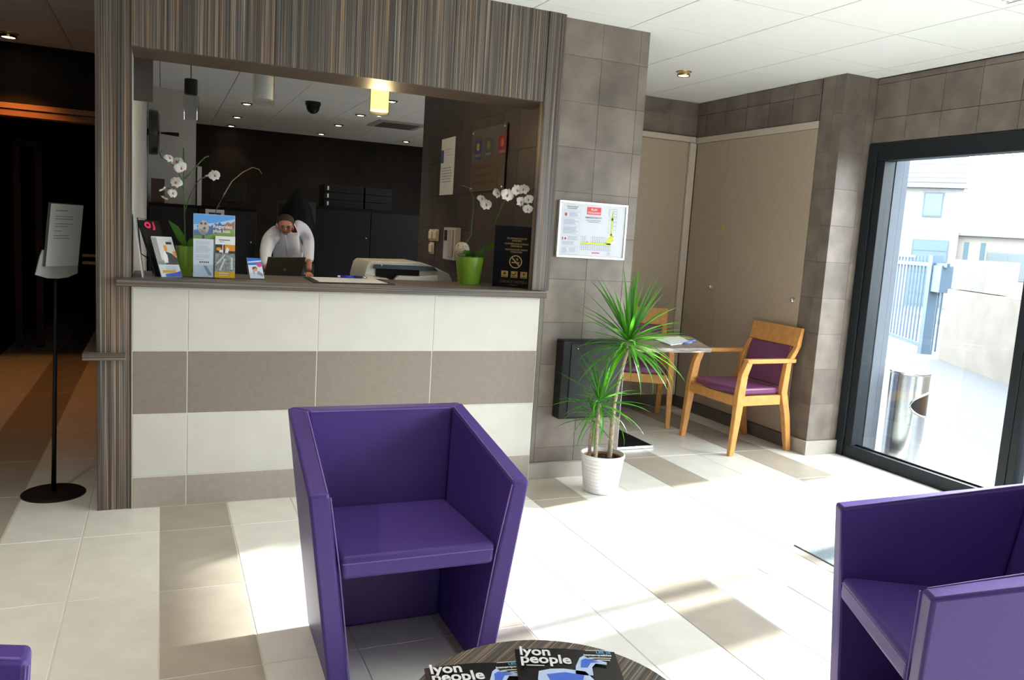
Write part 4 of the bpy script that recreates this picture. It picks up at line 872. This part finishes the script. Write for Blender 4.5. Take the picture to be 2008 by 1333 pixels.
# small blue leaflet in its own holder
sh = tag(empty('leaflet_stand', (.31, .17, WZ)), 'small clear stand for the blue leaflet on the worktop', 'stand')
us = Vector((.985, .12, 0)); vs_ = Vector((-.018, .030, .105)).normalized(); FQ = Frame((.288, .138, WZ+.003), us, vs_)
slab(FQ, rect(-.006, 0, .074, .028), .0035, .0055).build('lip', ACR, sh); slab(FQ, rect(-.006, -.002, .074, .07), -.008, -.006).build('back_plate', ACR, sh); MB().box(.282, .125, WZ, .362, .20, WZ+.0025).build('foot', ACR, sh)
t, F = leaf_card('leaflet', tuple(FQ.p(0, .001, .002)), us, vs_, .068, .104, .006, mat('leaflet_white', (.72, .76, .82), .4), 'small blue and white leaflet in its clear stand beside the rack')
polys('blue_top', t, F, [rect(.0, .062, .068, .104)], mat('leaflet_sky', (.02, .16, .62), .4)); polys('white_wave', t, F, [[(.0, .078), (.068, .086), (.068, .093), (.0, .084)], [(.0, .058), (.068, .066), (.068, .07), (.0, .066)]], PAPER, .0012)
polys('pink_disc', t, F, [ell(.054, .070, .012, .012)], mat('disc_pink', (.75, .04, .25), .4), .0014); polys('hair_picture', t, F, [ell(.030, .050, .012, .010)], mat('photo_brown', (.14, .06, .04), .5), .0012); polys('face_picture', t, F, [ell(.033, .044, .008, .008), rect(.020, .022, .026, .046)], mat('photo_skin', (.62, .34, .24), .5), .0014); polys('shirt_picture', t, F, [[(.036, .022), (.060, .010), (.066, .02), (.05, .038), (.04, .036)]], PALEB, .0012)
# desk pad, sheet and pen
dp = tag(empty('desk_pad', (.79, .25, WZ)), 'black desk pad with a white sheet under its frame on the worktop', 'desk pad')
slab(Frame((.575, .02, WZ), (1, .10, 0), (.03, 1, 0)), rect(0, 0, .43, .37), 0, .004).build('pad', BLACK, dp)
slab(Frame((.575, .02, WZ), (1, .10, 0), (.03, 1, 0)), rect(.035, .035, .395, .365), .0042, .0055).build('sheet', PAPER, dp)
pe = tag(empty('pen', (.86, .40, WZ+.006)), 'blue ballpoint pen lying on the white desk pad sheet', 'pen')
PB = mat('pen_blue', (.02, .03, .50), .25)
MB().tube([(.785, .405, WZ+.013), (.86, .402, WZ+.013)], .0065, 10).build('barrel', PB, pe, smooth=True); MB().tube([(.861, .402, WZ+.013), (.905, .400, WZ+.013)], .0068, 10).build('grip', mat('pen_navy', (.01, .01, .10), .5), pe, smooth=True)
MB().tube([(.906, .400, WZ+.013), (.93, .399, WZ+.0125)], [.006, .0015], 10).build('tip', CHROME, pe, smooth=True); MB().tube([(.770, .406, WZ+.013), (.784, .405, WZ+.013)], .005, 10).build('push_button', WHITE, pe, smooth=True)

# ------------------------------------------------------------------ man bending over the laptop
def skin(name, pts, edges, m, parent, sub=2, root=0):
    me = bpy.data.meshes.new(name); off = Vector(parent['_at']) if parent is not None else Vector((0, 0, 0))
    me.from_pydata([Vector(p[:3])-off for p in pts], edges, []); me.materials.append(m)
    o = bpy.data.objects.new(name, me); COL.objects.link(o); o.parent = parent; o['_at'] = list(off)
    o.modifiers.new('skin', 'SKIN'); 
    if not me.skin_vertices: me.skin_vertices.new()
    for i, p in enumerate(pts):
        sv = me.skin_vertices[0].data[i]; r = p[3]; sv.radius = (r, r) if not isinstance(r, tuple) else r; sv.use_root = (i == root)
    u = o.modifiers.new('sub', 'SUBSURF'); u.levels = sub; u.render_levels = sub
    for md in o.modifiers:
        if md.type == 'SKIN': md.use_smooth_shade = True
    return o
SKINM = mat('skin_tone', (.42, .17, .10), .5); SHIRT = mat('shirt_pale', (.78, .78, .82), .75, bump=.4, scale=60); TROU = mat('trousers_black', (.012, .012, .014), .7); HAIR = mat('hair_brown', (.030, .016, .010), .7)
mn = tag(empty('person', (.99, 3.82, 0)), 'man in a pale shirt bending over the laptop behind the counter', 'person')
PEL = (1.00, 3.84, .97)
bpts = [(*PEL, .07), (.975, 3.78, 1.09, .07), (.945, 3.69, 1.22, .07), (.925, 3.58, 1.31, .052), (.912, 3.51, 1.335, .052),  # 0-4 spine, neck
        (.902, 3.455, 1.350, .072), (.896, 3.430, 1.335, .070), (.890, 3.385, 1.285, .050),   # 5-7 head: crown, mid, jaw
        (.790, 3.59, 1.235, .040), (.738, 3.51, 1.085, .032), (.738, 3.42, .935, .028),       # 8-10 right arm
        (1.070, 3.67, 1.335, .040), (1.148, 3.725, 1.222, .032), (1.140, 3.60, 1.045, .028), (1.135, 3.55, .935, .028),   # 11-14 left arm
        (.90, 3.86, .86, .070), (.88, 3.82, .50, .052), (.88, 3.86, .10, .040), (.875, 3.76, .035, .034),   # 15-18 leg
        (1.10, 3.86, .86, .070), (1.13, 3.84, .50, .052), (1.14, 3.88, .10, .040), (1.15, 3.78, .035, .034)]
be = [(0, 1), (1, 2), (2, 3), (3, 4), (4, 5), (5, 6), (6, 7), (2, 8), (8, 9), (9, 10), (2, 11), (11, 12), (12, 13), (13, 14), (0, 15), (15, 16), (16, 17), (17, 18), (0, 19), (19, 20), (20, 21), (21, 22)]
skin('body', bpts, be, SKINM, mn)
def hand(w, dirv, side, thumb):
    d = Vector(dirv).normalized(); s = Vector(side).normalized(); w = Vector(w)
    pts = [(*w, .022), (*(w+d*.045), .024)]; ed = [(0, 1)]
    for k, (o_, l) in enumerate(((-.027, .066), (-.009, .076), (.009, .070), (.027, .055))):
        a = w+d*.072+s*o_; bq = a+d*l*.55+Vector((0, 0, -.004)); c = a+d*l+Vector((0, 0, -.014)); n = len(pts)
        pts += [(*a, .009), (*bq, .0085), (*c, .007)]; ed += [(1, n), (n, n+1), (n+1, n+2)]
    a = w+d*.03+s*thumb*.026; c = w+d*.065+s*thumb*.046; n = len(pts); pts += [(*a, .010), (*c, .008)]; ed += [(1, n), (n, n+1)]
    return skin('hand', pts, ed, SKINM, mn, 2)
hand((.738, 3.43, .918), (.05, -1, -.12), (1, 0, 0), 1); hand((1.135, 3.56, .918), (-.1, -1, -.12), (1, 0, 0), -1)
spts = [(1.00, 3.845, 1.00, (.150, .115)), (.975, 3.78, 1.10, (.160, .125)), (.945, 3.69, 1.225, (.150, .125)), (.928, 3.60, 1.310, (.085, .080)),
        (.850, 3.615, 1.270, .098), (.785, 3.585, 1.225, .076), (.740, 3.51, 1.095, .056), (.737, 3.435, .965, .042),
        (1.020, 3.665, 1.330, .098), (1.085, 3.685, 1.330, .080), (1.150, 3.725, 1.228, .060), (1.146, 3.66, 1.120, .052), (1.140, 3.595, 1.010, .044)]
skin('shirt', spts, [(0, 1), (1, 2), (2, 3), (2, 4), (4, 5), (5, 6), (6, 7), (2, 8), (8, 9), (9, 10), (10, 11), (11, 12)], SHIRT, mn)
MB().tube([(.868, 3.545, 1.315), (.885, 3.510, 1.290), (.905, 3.495, 1.283), (.935, 3.515, 1.300), (.962, 3.560, 1.335)], .013, 8).build('collar', SHIRT, mn, smooth=True)
pls_ = MB().tube([(.905, 3.497, 1.283), (.925, 3.545, 1.17), (.955, 3.645, 1.06)], .006, 6).build('placket', SHIRT, mn, smooth=True)
skin('trousers', [(1.00, 3.845, .985, (.158, .122)), (1.00, 3.855, .90, (.16, .12)), (.90, 3.86, .82, .095), (.88, 3.82, .48, .070), (.88, 3.86, .07, .058), (1.10, 3.86, .82, .095), (1.13, 3.84, .48, .070), (1.14, 3.88, .07, .058)], [(0, 1), (1, 2), (2, 3), (3, 4), (1, 5), (5, 6), (6, 7)], TROU, mn)
for x in (.877, 1.147): MB().sphere((x, 3.80, .04), .05, 12, 8, (.9, 2.2, .8)).build('shoe', BLACK, mn, smooth=True)
hd_ = MB().sphere((.906, 3.487, 1.378), .080, 20, 14, (.98, 1.08, .84)); hd_.build('hair', HAIR, mn, smooth=True)
MB().sphere((.889, 3.352, 1.305), .013, 10, 8, (.8, 1, 1.5)).build('nose', SKINM, mn, smooth=True)
for s in (-1, 1):
    MB().sphere((.894+.073*s, 3.45, 1.325), .017, 10, 8, (.45, .8, 1.3)).build('ear', SKINM, mn, smooth=True)
    MB().sphere((.890+.028*s, 3.364, 1.324), .009, 8, 6, (1.3, .6, .5)).build('eye', mat('eye_dark', (.03, .015, .01), .4), mn, smooth=True)
    MB().tube([(.890+.012*s, 3.360, 1.338), (.890+.040*s, 3.366, 1.338)], .005, 6).build('eyebrow', HAIR, mn)
MB().tube([(.872, 3.350, 1.266), (.889, 3.344, 1.264), (.906, 3.350, 1.266)], .004, 6).build('mouth', mat('lip_tone', (.26, .08, .06), .5), mn)

# ------------------------------------------------------------------ door mat by the entrance
mt = tag(MB().box(2.66, -1.50, .0005, 3.55, -1.205, .005).build('door_mat', mat('mat_bluegrey', (.22, .26, .29), .9, var=.35, bump=1, scale=220), bevel=.003), 'small blue-grey door mat on the sunlit tiles beside the right purple chair', 'mat')

# ------------------------------------------------------------------ outside
ASPH = mat('asphalt', (.076, .083, .092), .9, var=.18, bump=.6, scale=40)
struct(MB().box(4.36, -40, -.20, 90, 90, -.03).build('pavement', ASPH))
ab = tag(empty('ash_bin', (4.66, -.075, -.03)), 'stainless steel ash bin with a round notch outside the glass', 'bin')
b = MB(); n = 40; r = .128; vs = []; fs = []; zl = [-.03+.01, .10, .30, .36, .42, .48, .54, .62]
for z in zl:
    for i in range(n): a = 2*PI*i/n; vs.append((4.66+r*math.cos(a), -.075+r*math.sin(a), z))
for k in range(len(zl)-1):
    for i in range(n): j = (i+1) % n; fs.append((k*n+i, k*n+j, (k+1)*n+j, (k+1)*n+i))
b.add(vs, fs).build('body', STEEL, ab, smooth=40)
b = MB(); A0 = R(-50); pv = []
for k in range(15):
    t_ = -PI/2+PI*k/14; aa = A0-1.40*math.cos(t_); pv.append((4.66+(r+.002)*math.cos(aa), -.075+(r+.002)*math.sin(aa), .40+.085*math.sin(t_)))
vs = []; fs = []
for k in range(15):
    t_ = -PI/2+PI*k/14
    for q in range(9): aa = A0-1.40*math.cos(t_)*q/8; vs.append((4.66+(r+.0015)*math.cos(aa), -.075+(r+.0015)*math.sin(aa), .40+.085*math.sin(t_)))
for k in range(14):
    for q in range(8): fs.append((9*k+q, 9*k+q+1, 9*k+q+10, 9*k+q+9))
b.add(vs, fs).build('notch', BLACKM, ab); MB().tube(pv, .007, 8).build('notch_rim', CHROME, ab, smooth=True)
MB().lathe([(.10, .622), (.132, .620), (.132, .605), (.128, .60)][::-1], 40, (4.66, -.075, 0), False, True).build('top', STEEL, ab, smooth=40)
MB().lathe([(.135, -.03), (.135, -.015), (.128, -.012)], 40, (4.66, -.075, 0)).build('base_ring', BLACK, ab)
# gate line outside: s runs along the fence to the left, from the gate post
GO = Vector((10.62, 4.63, -.03)); GD = Vector((.52, .854, 0)).normalized(); GN = Vector((-GD.y, GD.x, 0))
def gbox(s0, s1, z0, z1, t0, t1):
    P = lambda s, t, z: GO+GD*s+GN*t+Vector((0, 0, z+.03)); return [P(s0, t0, z0), P(s1, t0, z0), P(s1, t1, z0), P(s0, t1, z0), P(s0, t0, z1), P(s1, t0, z1), P(s1, t1, z1), P(s0, t1, z1)]
GATE = mat('gate_paint', (.040, .075, .115), .5)
gt = tag(empty('metal_gate', tuple(GO)), 'blue-grey barred metal gate across the yard outside', 'gate')
MB().hexa(gbox(.14, 3.2, 1.30, 1.36, -.03, .03)).build('top_rail', GATE, gt); MB().hexa(gbox(.14, 3.2, .05, .11, -.03, .03)).build('bottom_rail', GATE, gt)
k = 0; s = .30
while s < 3.1: MB().hexa(gbox(s, s+.022, -.0+.11, 1.46, -.012, .012)).build('bar', GATE, gt); s += .155
MB().hexa(gbox(.90, 2.1, 1.425, 1.465, -.014, .014)).build('spike_rail', GATE, gt)
gp = tag(empty('gate_post', tuple(GO)), 'blue-grey gate post carrying the gate motor box', 'post')
MB().hexa(gbox(-.03, .13, -.03, 1.47, -.08, .08)).build('post', GATE, gp); MB().hexa(gbox(-.37, -.031, .93, 1.325, -.12, .06)).build('motor_box', mat('motor_grey', (.06, .10, .15), .5), gp)
MB().hexa(gbox(-.50, -.031, 1.30, 1.36, -.0, .04)).build('rail_stub', GATE, gp)
for s in (-.22, -.36): MB().hexa(gbox(s, s+.022, .05, .929, -.012, .012)).build('bar', GATE, gp)
CRW = mat('cream_render', (.165, .15, .128), .85, var=.14, bump=.3, scale=3)
yw = struct(MB().hexa(gbox(-9.0, -.53, -.03, 1.0, -.25, .0)).build('wall_yard', CRW))
MB().hexa(gbox(-1.64, -.56, 1.012, 1.43, -.22, -.03)).build('upper_block', mat('cream_render2', (.15, .143, .132), .85, var=.1, scale=3), yw)
MB().hexa(gbox(-2.10, -1.645, 1.012, 1.43, -.22, -.03)).build('upper_block', mat('white_render', (.21, .21, .20), .85), yw)
MB().hexa(gbox(-9.0, -2.72, 1.012, 1.10, -.28, .03)).build('coping', mat('white_render', (.21, .21, .20), .85), yw)
mb_ = tag(empty('bike_stand', tuple(GO+GN*-2.0+GD*1.4)), 'small metal hoop standing behind the gate', 'hoop')
HO = GO+GN*-1.5+GD*1.9
MB().tube([HO, HO+Vector((0, 0, 1.04)), HO+GD*.5+Vector((0, 0, 1.04)), HO+GD*.5], .035, 6).build('hoop', GATE, mb_)
vg = tag(MB().hexa([tuple(GO+GD*a+GN*t+Vector((0, 0, z))) for z in (.0, .05) for a, t in ((0, -4.5), (9, -4.5), (9, -3.0), (0, -3.0))]).build('grass', mat('lawn', (.06, .10, .022), .9, var=.3, bump=1, scale=30)), 'strip of grass beyond the gate', 'grass'); vg['kind'] = 'stuff'
struct(MB().hexa([tuple(GO+GD*a+GN*t+Vector((0, 0, z))) for z in (.0, .10) for a, t in ((0, -2.98), (9, -2.98), (9, -2.6), (0, -2.6))]).build('kerb', mat('kerb_stone', (.13, .125, .115), .9)))
# house across the road (u runs to the left as seen from the lobby)
az = R(38.75); HN = Vector((math.cos(az), math.sin(az), 0)); HU = Vector((-math.sin(az), math.cos(az), 0)); HC = Vector((-.1153, -4.0207, 0))+HN*28
def hb_(u0, u1, z0, z1, d0, d1):
    P = lambda u, d, z: tuple(HC+HU*u+HN*d+Vector((0, 0, z))); return [P(u0, d0, z0), P(u1, d0, z0), P(u1, d1, z0), P(u0, d1, z0), P(u0, d0, z1), P(u1, d0, z1), P(u1, d1, z1), P(u0, d1, z1)]
HW = mat('house_render', (.20, .20, .195), .9, var=.06, scale=1); PALE = mat('pale_blue_shutter', (.055, .085, .105), .6); ROOF = mat('roof_tile', (.07, .073, .076), .8, rnd=.15)
hs = tag(empty('house', tuple(HC)), 'pale rendered house with a tiled roof and low extension across the road', 'house')
MB().hexa(hb_(-.42, 4, -.03, 3.58, 0, 6)).build('wall', HW, hs)
MB().hexa(hb_(-.50, 4, 3.585, 3.72, -.25, .15)).build('gutter', mat('gutter_grey', (.115, .125, .135), .6), hs)
for k in range(11):
    d = -.2+.30*k; z = 3.725+.165*k
    Q = lambda u, e, zz: tuple(HC+HU*u+HN*(d+e)+Vector((0, 0, zz)))
    MB().hexa([Q(-.45, 0, z), Q(4, 0, z), Q(4, .33, z), Q(-.45, .33, z), Q(-.45, 0, z+.035), Q(4, 0, z+.035), Q(4, .33, z+.20), Q(-.45, .33, z+.20)]).build('roof_course', ROOF, hs)
MB().add([tuple(HC+HU*-.42+HN*a+Vector((0, 0, z))) for a, z in ((0, 3.58), (6, 3.58), (3.1, 5.35))]+[tuple(HC+HU*-.38+HN*a+Vector((0, 0, z))) for a, z in ((0, 3.58), (6, 3.58), (3.1, 5.35))], [(0, 1, 2), (5, 4, 3), (0, 3, 4, 1), (1, 4, 5, 2), (2, 5, 3, 0)]).build('gable', HW, hs)
w1 = MB().hexa(hb_(.10, .64, 2.72, 3.46, -.04, -.005)).build('window', PALE, hs); MB().hexa(hb_(.14, .60, 2.76, 3.42, -.05, -.041)).build('pane', mat('house_pane', (.06, .095, .115), .2), w1)
gd = MB().hexa(hb_(-.20, .80, -.03, 2.03, -.04, -.005)).build('garage_door', PALE, hs)
for k in range(6): MB().hexa(hb_(-.17, .77, .05+.33*k, .34+.33*k, -.05, -.041)).build('door_panel', mat('garage_blue', (.06, .095, .115), .6), gd)
h2 = hs
MB().hexa(hb_(-5, -.425, -.03, 2.20, .3, 5)).build('extension_wall', mat('extension_render', (.19, .182, .16), .9, var=.06, scale=1), h2)
MB().hexa(hb_(-5.1, -.40, 2.205, 2.30, .1, 5.1)).build('roof_edge', mat('gutter_grey', (.115, .125, .135), .6), h2)
w2 = MB().hexa(hb_(-3.4, -1.25, .95, 1.78, .255, .295)).build('window', mat('window_grey', (.10, .11, .115), .5), h2)
for k in range(4): MB().hexa(hb_(-3.36+.53*k, -2.86+.53*k, 1.0, 1.73, .245, .254)).build('pane', mat('pane_grey', (.075, .095, .105), .2), w2)
for q, u_ in enumerate((-.62, -1.05)):
    t = tag(MB().hexa(hb_(u_-.10, u_+.03, -.03, 2.0, -.6, -.5)).build('yard_post', mat('post_bluegreen', (.02, .05, .065), .5)), 'slim blue-green post behind the yard wall, %s of two' % ('left' if q == 0 else 'right'), 'post')
for o in bpy.data.objects:
    if '_at' in o: del o['_at']
